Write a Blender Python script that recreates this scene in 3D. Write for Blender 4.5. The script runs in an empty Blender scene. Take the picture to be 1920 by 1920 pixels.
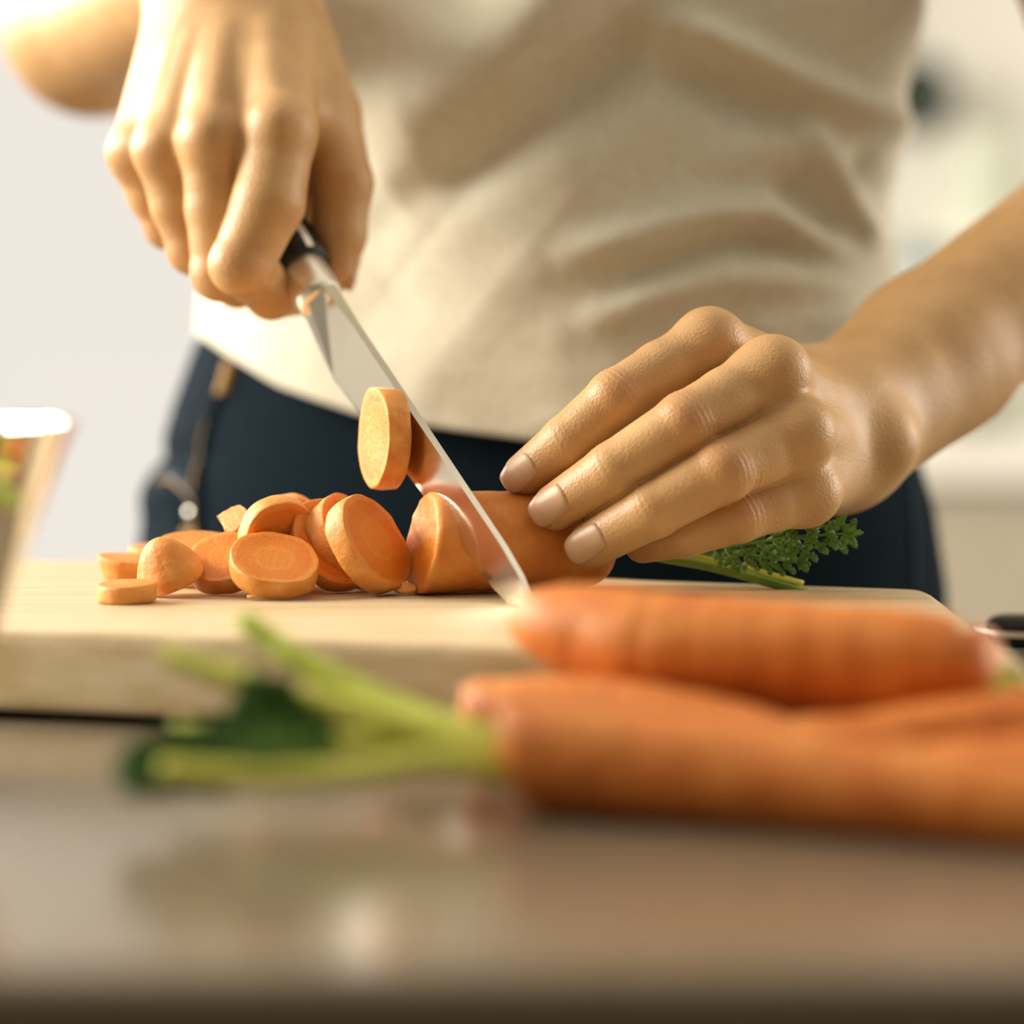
import bpy, bmesh, math, random
import numpy as np
from mathutils import Vector, Matrix

# ------------------------------------------------------------------ camera, world, lights, exposure
Z0 = 0.90                     # height of the worktop above the floor
FPX = 5200.0                  # focal length in pixels of the 1920 px frame
CAM = np.array([0.0, -1.0, Z0 + 0.127])
PITCH = math.atan((960 - 611) / FPX)
scene = bpy.context.scene
COL = scene.collection

cd = bpy.data.cameras.new('camera')
cd.sensor_width = 36.0
cd.lens = FPX / 1920 * 36.0
cd.clip_start = 0.02
cd.dof.use_dof = True
cd.dof.focus_distance = 0.998
cd.dof.aperture_fstop = 3.1
cam = bpy.data.objects.new('camera', cd)
COL.objects.link(cam)
cam.location = CAM
cam.rotation_euler = (math.pi / 2 - PITCH, 0, 0)
scene.camera = cam

scene.view_settings.view_transform = 'Standard'
scene.view_settings.look = 'None'
scene.view_settings.gamma = 1.0
scene.view_settings.use_curve_mapping = False
scene.view_settings.exposure = 0.0

world = bpy.data.worlds.new('daylight')
scene.world = world
world.use_nodes = True
wb = world.node_tree.nodes['Background']
wb.inputs['Color'].default_value = (1.0, 0.935, 0.845, 1)
wb.inputs['Strength'].default_value = 0.97


def area_light(name, loc, target, sx, sy, power, color):
    ld = bpy.data.lights.new(name, 'AREA')
    ld.shape = 'RECTANGLE'
    ld.size, ld.size_y, ld.energy, ld.color = sx, sy, power, color
    o = bpy.data.objects.new(name, ld)
    COL.objects.link(o)
    o.location = loc
    o.rotation_euler = (Vector(target) - Vector(loc)).to_track_quat('-Z', 'Y').to_euler()
    return o


area_light('window_daylight_left_back', (-1.72, 1.45, 1.75), (0, 0.1, 1.0), 0.9, 1.0, 50, (1.0, 0.92, 0.78))
area_light('window_daylight_left_front', (-1.72, 0.20, 1.66), (0, 0.15, 1.0), 1.0, 1.0, 78, (1.0, 0.92, 0.78))
area_light('window_daylight_right', (1.92, 0.60, 1.40), (0, 0.1, 1.0), 0.9, 1.1, 27, (1.0, 0.92, 0.80))


def P(px, py, y):
    """world point on the plane Y = y that the lens shows at pixel (px, py)"""
    u = (px - 960) / FPX
    v = (960 - py) / FPX
    d = np.array([u, math.cos(PITCH) + v * math.sin(PITCH), -math.sin(PITCH) + v * math.cos(PITCH)])
    return CAM + d * ((y - CAM[1]) / d[1])


def toPx(p):
    q = np.asarray(p, float) - CAM
    f = q[..., 1] * math.cos(PITCH) - q[..., 2] * math.sin(PITCH)
    v = q[..., 1] * math.sin(PITCH) + q[..., 2] * math.cos(PITCH)
    return 960 + FPX * q[..., 0] / f, 960 - FPX * v / f


# ------------------------------------------------------------------ mesh and object helpers
def tag(o, label, cat, group=None, kind=None):
    if label: o['label'] = label
    if cat: o['category'] = cat
    if group: o['group'] = group
    if kind: o['kind'] = kind
    return o


def empty(name, loc=(0, 0, 0)):
    o = bpy.data.objects.new(name, None)
    o.empty_display_size = 0.02
    COL.objects.link(o)
    o.location = loc
    return o


def mesh_obj(name, verts, faces, mat, parent=None, smooth=True, attrs=None, matrix=None):
    me = bpy.data.meshes.new(name)
    me.from_pydata([tuple(map(float, v)) for v in verts], [], [tuple(map(int, f)) for f in faces])
    me.validate()
    if attrs:
        for k, vals in attrs.items():
            a = me.attributes.new(k, 'FLOAT', 'POINT')
            a.data.foreach_set('value', np.asarray(vals, np.float32))
    me.polygons.foreach_set('use_smooth', np.full(len(me.polygons), smooth, bool))
    me.materials.append(mat)
    o = bpy.data.objects.new(name, me)
    COL.objects.link(o)
    if parent is not None:
        o.parent = parent
        o.matrix_parent_inverse = Matrix.Translation(-Vector(parent.location))
    if matrix is not None: o.matrix_basis = matrix
    return o


def fix_normals(o):
    bm = bmesh.new(); bm.from_mesh(o.data)
    bmesh.ops.recalc_face_normals(bm, faces=bm.faces)
    bm.to_mesh(o.data); bm.free()
    return o


def bevel(o, w, seg=2, angle=35):
    m = o.modifiers.new('bevel', 'BEVEL')
    m.width, m.segments, m.limit_method, m.angle_limit = w, seg, 'ANGLE', math.radians(angle)
    m.harden_normals = False
    return o


BOXF = [(0, 3, 2, 1), (4, 5, 6, 7), (0, 1, 5, 4), (1, 2, 6, 5), (2, 3, 7, 6), (3, 0, 4, 7)]


def box(name, lo, hi, mat, parent=None, bev=0.0):
    (a, b, c), (d, e, f) = lo, hi
    v = [(a, b, c), (d, b, c), (d, e, c), (a, e, c), (a, b, f), (d, b, f), (d, e, f), (a, e, f)]
    o = mesh_obj(name, v, BOXF, mat, parent, smooth=False)
    if bev: bevel(o, bev)
    return o


def grid_faces(n, m, wrap=True, off=0):
    """quads between n rings of m vertices"""
    fs = []
    for i in range(n - 1):
        for j in range(m if wrap else m - 1):
            k = (j + 1) % m
            fs.append((off + i * m + j, off + i * m + k, off + (i + 1) * m + k, off + (i + 1) * m + j))
    return fs


def nz(v):
    v = np.asarray(v, float)
    return v / np.linalg.norm(v)


def frames(pts):
    pts = np.asarray(pts, float)
    t = np.gradient(pts, axis=0)
    t /= np.linalg.norm(t, axis=1)[:, None]
    ref = np.array([0, 0, 1.0]) if abs(t[0][2]) < 0.9 else np.array([1.0, 0, 0])
    out = []
    n = nz(ref - t[0] * (ref @ t[0]))
    for i in range(len(pts)):
        n = nz(n - t[i] * (n @ t[i]))
        out.append((t[i], n, np.cross(t[i], n)))
    return out


def spline(pts, n):
    """Catmull-Rom through rows of values"""
    p = np.asarray(pts, float)
    p = np.vstack([2 * p[0] - p[1], p, 2 * p[-1] - p[-2]])
    segs = len(p) - 3
    out = []
    for s in np.linspace(0, segs, n):
        i = min(int(s), segs - 1); t = s - i
        a, b, c, d = p[i:i + 4]
        out.append(0.5 * (2 * b + (c - a) * t + (2 * a - 5 * b + 4 * c - d) * t * t + (3 * b - a - 3 * c + d) * t ** 3))
    return np.array(out)


def tube(pts, radii, seg=12, caps=True, flat=1.0, fn=None):
    """verts, faces of a tube; flat squashes along the second frame axis"""
    pts = np.asarray(pts, float); radii = np.asarray(radii, float)
    V = []
    for i, (t, n, b) in enumerate(frames(pts)):
        for j in range(seg):
            a = 2 * math.pi * j / seg
            r = radii[i] * (fn(i / (len(pts) - 1), a) if fn else 1.0)
            V.append(pts[i] + (n * math.cos(a) * flat + b * math.sin(a)) * r)
    F = grid_faces(len(pts), seg)
    if caps:
        V.append(pts[0]); V.append(pts[-1])
        c0, c1 = len(V) - 2, len(V) - 1
        L = (len(pts) - 1) * seg
        for j in range(seg):
            k = (j + 1) % seg
            F.append((c0, k, j)); F.append((c1, L + j, L + k))
    return V, F


def lathe(profile, seg=64):
    V = []
    for r, z in profile:
        for j in range(seg):
            a = 2 * math.pi * j / seg
            V.append((r * math.cos(a), r * math.sin(a), z))
    return V, grid_faces(len(profile), seg)


def join(parts):
    V, F = [], []
    for v, f in parts:
        o = len(V)
        V += [tuple(q) for q in v]
        F += [tuple(i + o for i in q) for q in f]
    return V, F


class Noise:
    """smooth value noise on a lattice"""
    def __init__(self, seed):
        self.r = np.random.RandomState(seed).rand(32, 32, 32) * 2 - 1
        self.l = self.r.tolist()

    def __call__(self, p, s):
        if np.ndim(p) == 1:
            v = []
            for c in p:
                c = float(c) * s + 100
                i = math.floor(c); f = c - i
                v.append((i % 32, (i + 1) % 32, f * f * (3 - 2 * f)))
            (a, b, f), (c, d, g), (e, k, h) = v
            l = self.l
            x0 = (l[a][c][e] * (1 - f) + l[b][c][e] * f) * (1 - g) + (l[a][d][e] * (1 - f) + l[b][d][e] * f) * g
            x1 = (l[a][c][k] * (1 - f) + l[b][c][k] * f) * (1 - g) + (l[a][d][k] * (1 - f) + l[b][d][k] * f) * g
            return x0 * (1 - h) + x1 * h
        q = np.asarray(p, float) * s + 100
        i = np.floor(q).astype(int); f = q - i
        f = f * f * (3 - 2 * f)
        out = 0
        for dx in (0, 1):
            for dy in (0, 1):
                for dz in (0, 1):
                    w = (f[..., 0] if dx else 1 - f[..., 0]) * (f[..., 1] if dy else 1 - f[..., 1]) * (f[..., 2] if dz else 1 - f[..., 2])
                    out = out + w * self.r[(i[..., 0] + dx) % 32, (i[..., 1] + dy) % 32, (i[..., 2] + dz) % 32]
        return out


# ------------------------------------------------------------------ signed distance modelling (for skin and cloth)
def rc(p, a, b, r1, r2):
    """distance to a tapered capsule"""
    ba = b - a
    l2 = ba @ ba
    m = p @ np.stack([a, ba], 1)
    y = m[:, 1] - a @ ba
    t = np.clip(y / l2, 0, 1)
    d2 = np.einsum('ij,ij->i', p, p) - 2 * m[:, 0] + a @ a - 2 * t * y + t * t * l2
    return np.sqrt(np.maximum(d2, 0)) - (r1 + (r2 - r1) * t)


def sp(p, c, r):
    q = p - c
    return np.sqrt(np.einsum('ij,ij->i', q, q)) - r


def smin(a, b, k):
    h = np.maximum(k - np.abs(a - b), 0) / k
    return np.minimum(a, b) - h * h * k * 0.25


def smax(a, b, k):
    return -smin(-a, -b, k)


def grad(f, p, e=4e-4):
    k = np.array([[1, -1, -1], [-1, -1, 1], [-1, 1, -1], [1, 1, 1]], float)
    g = 0
    for q in k:
        g = g + q * f(p + q * e)[:, None]
    return g / (np.linalg.norm(g, axis=1)[:, None] + 1e-12)


def mesh_sdf(f, lo, hi, h, proj=1, B=4):
    """surface nets of f < 0 in a box, evaluated only in blocks near the surface"""
    lo = np.asarray(lo, float)
    nb = np.ceil((np.asarray(hi) - lo) / (h * B)).astype(int)
    n = nb * B + 1
    bc = np.stack(np.meshgrid(*[np.arange(k) for k in nb], indexing='ij'), -1).reshape(-1, 3)
    fb = f(lo + (bc + 0.5) * B * h)
    act = bc[np.abs(fb) < B * h * 1.35]
    fill = np.where(fb < 0, -1.0, 1.0).reshape(nb)
    F = np.ones(n, np.float32)
    F[:-1, :-1, :-1] = np.repeat(np.repeat(np.repeat(fill, B, 0), B, 1), B, 2)
    mask = np.zeros(n, bool)
    for (i, j, k) in act: mask[i * B:i * B + B + 1, j * B:j * B + B + 1, k * B:k * B + B + 1] = True
    idx = np.argwhere(mask)
    vals = np.empty(len(idx))
    for s in range(0, len(idx), 200000):
        vals[s:s + 200000] = f(lo + idx[s:s + 200000] * h)
    F[mask] = vals
    ins = F < 0
    c = np.zeros(n - 1, np.int8)
    for dx in (0, 1):
        for dy in (0, 1):
            for dz in (0, 1):
                c += ins[dx:n[0] - 1 + dx, dy:n[1] - 1 + dy, dz:n[2] - 1 + dz]
    cells = np.argwhere((c > 0) & (c < 8))
    corners = [(a, b, d) for a in (0, 1) for b in (0, 1) for d in (0, 1)]
    val = {q: F[cells[:, 0] + q[0], cells[:, 1] + q[1], cells[:, 2] + q[2]] for q in corners}
    acc = np.zeros((len(cells), 3)); cnt = np.zeros(len(cells))
    for q in corners:
        for ax in range(3):
            if q[ax]: continue
            r = list(q); r[ax] = 1; r = tuple(r)
            f0, f1 = val[q], val[r]
            m = (f0 < 0) != (f1 < 0)
            t = np.where(m, f0 / np.where(m, f0 - f1, 1), 0)
            pt = np.tile(np.array(q, float), (len(cells), 1)); pt[:, ax] += t
            acc[m] += pt[m]; cnt[m] += 1
    V = lo + (cells + acc / cnt[:, None]) * h
    vid = np.full(n - 1, -1, np.int32)
    vid[cells[:, 0], cells[:, 1], cells[:, 2]] = np.arange(len(cells))
    Q = []
    for ax in range(3):
        a = [slice(None)] * 3; b = [slice(None)] * 3
        a[ax] = slice(0, -1); b[ax] = slice(1, None)
        s0, s1 = ins[tuple(a)], ins[tuple(b)]
        e = np.argwhere(s0 != s1)
        u, w = (ax + 1) % 3, (ax + 2) % 3
        ok = (e[:, u] > 0) & (e[:, w] > 0) & (e[:, u] < n[u] - 1) & (e[:, w] < n[w] - 1)
        e = e[ok]
        sg = s0[e[:, 0], e[:, 1], e[:, 2]]
        def cell(du, dw):
            q = e.copy(); q[:, u] += du; q[:, w] += dw
            return vid[q[:, 0], q[:, 1], q[:, 2]]
        quad = np.stack([cell(-1, -1), cell(0, -1), cell(0, 0), cell(-1, 0)], 1)
        quad[~sg] = quad[~sg][:, ::-1]
        Q.append(quad)
    Q = np.vstack(Q)
    Q = Q[(Q >= 0).all(1)]
    for _ in range(proj):
        for s in range(0, len(V), 200000):
            q = V[s:s + 200000]
            d = np.clip(f(q), -h, h)
            V[s:s + 200000] = q - grad(f, q, h * 0.4) * d[:, None] * 0.9
    return V, Q


# ------------------------------------------------------------------ materials
def new_mat(name):
    m = bpy.data.materials.new(name)
    m.use_nodes = True
    nt = m.node_tree
    return m, nt, nt.nodes['Principled BSDF']


def N(nt, kind, **kw):
    n = nt.nodes.new(kind)
    for k, v in kw.items():
        if k.startswith('i_'): n.inputs[int(k[2:]) if k[2:].isdigit() else k[2:]].default_value = v
        else: setattr(n, k, v)
    return n


def L(nt, a, b): nt.links.new(a, b)


def ramp(nt, fac, stops):
    r = N(nt, 'ShaderNodeValToRGB')
    e = r.color_ramp.elements
    while len(e) < len(stops): e.new(0.5)
    for q, (pos, colr) in zip(e, stops):
        q.position = pos; q.color = (*colr, 1)
    L(nt, fac, r.inputs[0])
    return r.outputs[0]


def noise_tex(nt, scale, detail=3, vec=None, rough=0.55, mapscale=None):
    t = N(nt, 'ShaderNodeTexNoise')
    t.inputs['Scale'].default_value = scale
    t.inputs['Detail'].default_value = detail
    t.inputs['Roughness'].default_value = rough
    c = vec
    if c is None: c = N(nt, 'ShaderNodeTexCoord').outputs['Object']
    if mapscale:
        mp = N(nt, 'ShaderNodeMapping')
        mp.inputs['Scale'].default_value = mapscale
        L(nt, c, mp.inputs['Vector']); c = mp.outputs[0]
    L(nt, c, t.inputs['Vector'])
    return t.outputs['Fac']


def bump(nt, b, fac, strength, dist):
    n = N(nt, 'ShaderNodeBump')
    n.inputs['Strength'].default_value = strength
    n.inputs['Distance'].default_value = dist
    L(nt, fac, n.inputs['Height'])
    L(nt, n.outputs[0], b.inputs['Normal'])
    return n


def simple(name, color, rough=0.5, metal=0.0, nscale=None, var=0.12, bmp=None, spec=0.5, **kw):
    m, nt, b = new_mat(name)
    b.inputs['Roughness'].default_value = rough
    b.inputs['Metallic'].default_value = metal
    b.inputs['Specular IOR Level'].default_value = spec
    b.inputs['Base Color'].default_value = (*color, 1)
    if nscale:
        f = noise_tex(nt, nscale)
        lo = tuple(c * (1 - var) for c in color); hi = tuple(min(1, c * (1 + var)) for c in color)
        L(nt, ramp(nt, f, [(0.3, lo), (0.7, hi)]), b.inputs['Base Color'])
        if bmp: bump(nt, b, f, *bmp)
    for k, v in kw.items(): b.inputs[k.replace('_', ' ')].default_value = v
    return m


def attr(nt, name):
    return N(nt, 'ShaderNodeAttribute', attribute_name=name).outputs['Fac']


def mix(nt, fac, a, b):
    m = N(nt, 'ShaderNodeMix', data_type='RGBA')
    for s, v in ((6, a), (7, b)):
        if isinstance(v, tuple): m.inputs[s].default_value = (*v, 1)
        else: L(nt, v, m.inputs[s])
    if isinstance(fac, float): m.inputs[0].default_value = fac
    else: L(nt, fac, m.inputs[0])
    return m.outputs[2]


def skin_material():
    m, nt, b = new_mat('skin')
    n = noise_tex(nt, 45, 4)
    base = ramp(nt, n, [(0.3, (0.49, 0.280, 0.115)), (0.7, (0.60, 0.365, 0.165))])
    colr = mix(nt, attr(nt, 'flush'), base, (0.47, 0.185, 0.075))
    L(nt, colr, b.inputs['Base Color'])
    b.inputs['Roughness'].default_value = 0.43
    b.inputs['Specular IOR Level'].default_value = 0.5
    b.inputs['Subsurface Weight'].default_value = 0.12
    b.inputs['Subsurface Radius'].default_value = (1.0, 0.35, 0.15)
    b.inputs['Subsurface Scale'].default_value = 0.004
    v = N(nt, 'ShaderNodeTexVoronoi'); v.inputs['Scale'].default_value = 900
    L(nt, N(nt, 'ShaderNodeTexCoord').outputs['Object'], v.inputs['Vector'])
    bump(nt, b, v.outputs['Distance'], 0.35, 0.0004)
    return m


def carrot_material(name, base, dark, light):
    """skin of a carrot: orange with blotches and fine bands around it; 'axial' runs along the root"""
    m, nt, b = new_mat(name)
    n = noise_tex(nt, 60, 5)
    c1 = ramp(nt, n, [(0.25, dark), (0.5, base), (0.8, light)])
    ax = attr(nt, 'axial')
    cmb = N(nt, 'ShaderNodeCombineXYZ'); L(nt, ax, cmb.inputs[0])
    bands = N(nt, 'ShaderNodeTexNoise'); bands.inputs['Scale'].default_value = 40; bands.inputs['Detail'].default_value = 4
    L(nt, cmb.outputs[0], bands.inputs['Vector'])
    c2 = ramp(nt, bands.outputs['Fac'], [(0.36, (0.72, 0.72, 0.72)), (0.5, (1, 1, 1))])
    mm = N(nt, 'ShaderNodeMix', data_type='RGBA', blend_type='MULTIPLY'); mm.inputs[0].default_value = 0.5
    L(nt, c1, mm.inputs[6]); L(nt, c2, mm.inputs[7])
    L(nt, mm.outputs[2], b.inputs['Base Color'])
    b.inputs['Roughness'].default_value = 0.5
    b.inputs['Subsurface Weight'].default_value = 0.08
    b.inputs['Subsurface Radius'].default_value = (1.0, 0.4, 0.1)
    b.inputs['Subsurface Scale'].default_value = 0.004
    bump(nt, b, bands.outputs['Fac'], 0.4, 0.0015)
    return m


def slice_material():
    """cut carrot flesh: 'rad' is 0 at the core and 1 at the rim, 'side' marks the skin"""
    m, nt, b = new_mat('carrot_flesh')
    n = noise_tex(nt, 260, 4)
    add = N(nt, 'ShaderNodeMath', operation='MULTIPLY_ADD')
    L(nt, n, add.inputs[0]); add.inputs[1].default_value = 0.22; L(nt, attr(nt, 'rad'), add.inputs[2])
    c = ramp(nt, add.outputs[0], [(0.0, (0.74, 0.265, 0.028)), (0.46, (0.73, 0.25, 0.024)), (0.54, (0.76, 0.29, 0.038)),
                                  (0.60, (0.72, 0.23, 0.019)), (0.95, (0.69, 0.205, 0.015)), (1.0, (0.76, 0.29, 0.045))])
    s = ramp(nt, noise_tex(nt, 120, 4), [(0.3, (0.68, 0.235, 0.03)), (0.55, (0.77, 0.34, 0.075)), (0.8, (0.83, 0.50, 0.20))])  # rim colour lightened to carry the glare on the cut edges
    L(nt, mix(nt, attr(nt, 'side'), c, s), b.inputs['Base Color'])
    b.inputs['Roughness'].default_value = 0.42
    b.inputs['Subsurface Weight'].default_value = 0.15
    b.inputs['Subsurface Radius'].default_value = (1.0, 0.4, 0.08)
    b.inputs['Subsurface Scale'].default_value = 0.004
    bump(nt, b, noise_tex(nt, 420, 5, rough=0.7), 0.6, 0.0010)
    return m


def wood_material():
    m, nt, b = new_mat('board_wood')
    n = noise_tex(nt, 14, 5, mapscale=(0.5, 9, 9))
    c = ramp(nt, n, [(0.3, (0.48, 0.36, 0.19)), (0.55, (0.60, 0.48, 0.30)), (0.75, (0.66, 0.555, 0.385))])
    L(nt, c, b.inputs['Base Color'])
    b.inputs['Roughness'].default_value = 0.42
    bump(nt, b, noise_tex(nt, 60, 4, mapscale=(0.4, 8, 8)), 0.25, 0.0006)
    return m


def fabric_material(name, c1, c2, scale, rough=0.9, sheen=0.3, bmp=0.5):
    m, nt, b = new_mat(name)
    n = noise_tex(nt, scale, 6, rough=0.75)
    n2 = noise_tex(nt, 1100, 2)
    L(nt, ramp(nt, n, [(0.32, c1), (0.68, c2)]), b.inputs['Base Color'])
    b.inputs['Roughness'].default_value = rough
    b.inputs['Sheen Weight'].default_value = sheen
    b.inputs['Specular IOR Level'].default_value = 0.06
    bump(nt, b, n2, bmp, 0.0006)
    return m


def metal_material(name, color, rough, brushed=True):
    m, nt, b = new_mat(name)
    b.inputs['Base Color'].default_value = (*color, 1)
    b.inputs['Metallic'].default_value = 1.0
    b.inputs['Roughness'].default_value = rough
    if brushed:
        n = noise_tex(nt, 90, 3, mapscale=(2, 2, 30))
        r = N(nt, 'ShaderNodeMapRange'); L(nt, n, r.inputs[0])
        r.inputs[3].default_value = rough * 0.8; r.inputs[4].default_value = rough * 1.25
        L(nt, r.outputs[0], b.inputs['Roughness'])
    return m


M = {}
M['skin'] = skin_material()
M['nail'] = simple('fingernail', (0.60, 0.375, 0.235), 0.40, nscale=120, var=0.06, spec=0.6)
M['carrot'] = carrot_material('carrot_skin', (0.63, 0.185, 0.022), (0.50, 0.125, 0.013), (0.72, 0.28, 0.058))
M['flesh'] = slice_material()
M['wood'] = wood_material()
M['shirt'] = fabric_material('oatmeal_jersey', (0.60, 0.575, 0.465), (0.74, 0.715, 0.60), 260)
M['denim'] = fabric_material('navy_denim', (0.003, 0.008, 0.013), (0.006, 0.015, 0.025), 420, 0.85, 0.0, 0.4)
M['denim_edge'] = fabric_material('worn_lit_denim_edge', (0.03, 0.055, 0.085), (0.05, 0.085, 0.12), 420, 0.85, 0.1, 0.4)  # paler edge; on the right hip seam it paints the rim light
M['stitch'] = simple('orange_stitching', (0.33, 0.19, 0.06), 0.8, nscale=300)
M['rivet'] = metal_material('rivet_metal', (0.8, 0.76, 0.68), 0.35, False)
M['blade'] = metal_material('blade_steel', (0.80, 0.77, 0.71), 0.16)
M['bolster'] = metal_material('bolster_steel', (0.88, 0.85, 0.79), 0.36)
M['black'] = simple('black_handle', (0.008, 0.008, 0.007), 0.42, nscale=80, var=0.2, spec=0.3)
M['stem'] = simple('green_stem', (0.46, 0.54, 0.06), 0.5, nscale=90, var=0.2, Subsurface_Weight=0.1, Subsurface_Scale=0.002)
M['pale_stem'] = simple('pale_stem', (0.68, 0.70, 0.12), 0.5, nscale=90, var=0.15, Subsurface_Weight=0.1, Subsurface_Scale=0.002)
M['crown_stem'] = simple('crown_stem', (0.20, 0.34, 0.05), 0.5, nscale=90, var=0.2)
M['leaf'] = simple('carrot_leaf', (0.12, 0.26, 0.035), 0.5, nscale=120, var=0.3)
M['dark_leaf'] = simple('dark_carrot_leaf', (0.05, 0.15, 0.022), 0.5, nscale=120, var=0.3)


def worktop_material():
    m, nt, b = new_mat('polished_stone')
    n = noise_tex(nt, 320, 4)
    L(nt, ramp(nt, n, [(0.3, (0.14, 0.110, 0.075)), (0.7, (0.21, 0.165, 0.115))]), b.inputs['Base Color'])
    b.inputs['Roughness'].default_value = 0.22
    b.inputs['Specular IOR Level'].default_value = 0.6
    return m


M['worktop'] = worktop_material()
M['island'] = simple('island_paint', (0.10, 0.105, 0.085), 0.5, nscale=30, var=0.06)
M['wall'] = simple('cream_plaster', (0.76, 0.745, 0.695), 0.85, nscale=20, var=0.03, bmp=(0.1, 0.002))
M['ceiling'] = simple('white_ceiling', (0.82, 0.80, 0.75), 0.9, nscale=20, var=0.02)
M['floor'] = simple('dark_wood_floor', (0.10, 0.07, 0.045), 0.5, nscale=8, var=0.1)
M['dark_wall'] = simple('fill_cutting_paint', (0.10, 0.085, 0.06), 0.8, nscale=20, var=0.05)  # dark tone chosen to keep bounce light low from the camera side
M['frame'] = simple('white_frame', (0.82, 0.80, 0.74), 0.4, nscale=40, var=0.02)
M['cabinet'] = simple('beige_cabinet', (0.44, 0.395, 0.31), 0.5, nscale=25, var=0.04)
M['white_top'] = simple('white_worktop', (0.86, 0.84, 0.79), 0.25, nscale=60, var=0.03)
M['dark_pan'] = simple('dark_enamel', (0.055, 0.07, 0.055), 0.4, nscale=50, var=0.15)
M['jar'] = simple('white_ceramic', (0.82, 0.81, 0.77), 0.3, nscale=40, var=0.03)
M['jar_lid'] = simple('blue_grey_lid', (0.30, 0.37, 0.38), 0.4, nscale=40, var=0.06)
M['bottle'] = simple('greenish_shadow_tint', (0.58, 0.62, 0.52), 0.3, nscale=40, var=0.05)  # greenish tone put in for a soft shadow on the wall


def glass_material(name, tint, rough=0.0):
    m, nt, b = new_mat(name)
    b.inputs['Base Color'].default_value = (*tint, 1)
    b.inputs['Transmission Weight'].default_value = 1.0
    b.inputs['Roughness'].default_value = rough
    b.inputs['IOR'].default_value = 1.48
    n = noise_tex(nt, 12, 2)
    bump(nt, b, n, 0.04, 0.002)
    return m


M['glass'] = glass_material('bowl_glass', (0.90, 0.95, 0.88))


def pane_material():
    m = bpy.data.materials.new('window_pane'); m.use_nodes = True
    nt = m.node_tree
    for n in list(nt.nodes):
        if n.type == 'BSDF_PRINCIPLED': nt.nodes.remove(n)
    out = [n for n in nt.nodes if n.type == 'OUTPUT_MATERIAL'][0]
    t = N(nt, 'ShaderNodeBsdfTransparent'); g = N(nt, 'ShaderNodeBsdfGlossy'); g.inputs['Roughness'].default_value = 0.02
    f = N(nt, 'ShaderNodeMixShader'); f.inputs[0].default_value = 0.06
    L(nt, t.outputs[0], f.inputs[1]); L(nt, g.outputs[0], f.inputs[2]); L(nt, f.outputs[0], out.inputs[0])
    return m


M['pane'] = pane_material()

# ------------------------------------------------------------------ the room
def struct(o): o['kind'] = 'structure'; return o


def boxes(name, lst, mat, parent=None):
    parts = []
    for (a, b, c), (d, e, f) in lst:
        parts.append(([(a, b, c), (d, b, c), (d, e, c), (a, e, c), (a, b, f), (d, b, f), (d, e, f), (a, e, f)], BOXF))
    v, f = join(parts)
    return mesh_obj(name, v, f, mat, parent, smooth=False)


XL, XR, YB, YF, ZC = -1.8, 2.0, 2.6, -2.6, 2.6
struct(box('floor', (XL, YF, -0.06), (XR, YB, 0.0), M['floor']))
struct(box('ceiling', (XL, YF, ZC), (XR, YB, ZC + 0.06), M['ceiling']))


def wall_x(name, x0, x1, hole):
    y0, y1, z0, z1 = hole
    return struct(boxes(name, [((x0, YF, 0), (x1, y0, ZC)), ((x0, y1, 0), (x1, YB, ZC)),
                               ((x0, y0, 0), (x1, y1, z0)), ((x0, y0, z1), (x1, y1, ZC))], M['wall']))


HL = (0.95, 1.95, 1.20, 2.25)
HL2 = (-0.32, 0.72, 1.14, 2.19)
HR = (0.10, 1.10, 0.82, 1.98)
struct(boxes('wall_left', [((XL - 0.12, YF, 0), (XL, HL2[0], ZC)), ((XL - 0.12, HL2[1], 0), (XL, HL[0], ZC)), ((XL - 0.12, HL[1], 0), (XL, YB, ZC)),
                           ((XL - 0.12, HL2[0], 0), (XL, HL2[1], HL2[2])), ((XL - 0.12, HL2[0], HL2[3]), (XL, HL2[1], ZC)),
                           ((XL - 0.12, HL[0], 0), (XL, HL[1], HL[2])), ((XL - 0.12, HL[0], HL[3]), (XL, HL[1], ZC))], M['wall']))
wall_x('wall_right', XR, XR + 0.12, HR)
struct(box('added_wall_front', (XL - 0.12, YF - 0.12, 0), (XR + 0.12, YF, ZC), M['dark_wall']))  # unseen wall added behind the camera to cut the front fill
DX0, DX1, DZ1 = -1.55, 0.02, 2.2
struct(boxes('wall_back', [((XL - 0.12, YB, 0), (DX0, YB + 0.12, ZC)), ((DX1, YB, 0), (XR + 0.12, YB + 0.12, ZC)),
                           ((DX0, YB, DZ1), (DX1, YB + 0.12, ZC))], M['wall']))


def window_x(name, x, hole):
    y0, y1, z0, z1 = hole
    w = 0.05
    o = struct(boxes(name, [((x - 0.03, y0, z0), (x + 0.03, y0 + w, z1)), ((x - 0.03, y1 - w, z0), (x + 0.03, y1, z1)),
                            ((x - 0.03, y0 + w, z0), (x + 0.03, y1 - w, z0 + w)), ((x - 0.03, y0 + w, z1 - w), (x + 0.03, y1 - w, z1))], M['frame']))
    m = (y0 + y1) / 2
    box('mullion', (x - 0.02, m - 0.02, z0 + w), (x + 0.02, m + 0.02, z1 - w), M['frame'], o)
    for a, b in ((y0 + w, m - 0.02), (m + 0.02, y1 - w)):
        box('pane', (x - 0.003, a, z0 + w), (x + 0.003, b, z1 - w), M['pane'], o)
    box('window_sill', (x - 0.10, y0 - 0.03, z0 - 0.035), (x + 0.10, y1 + 0.03, z0), M['frame'], o, 0.004)
    return o


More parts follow.
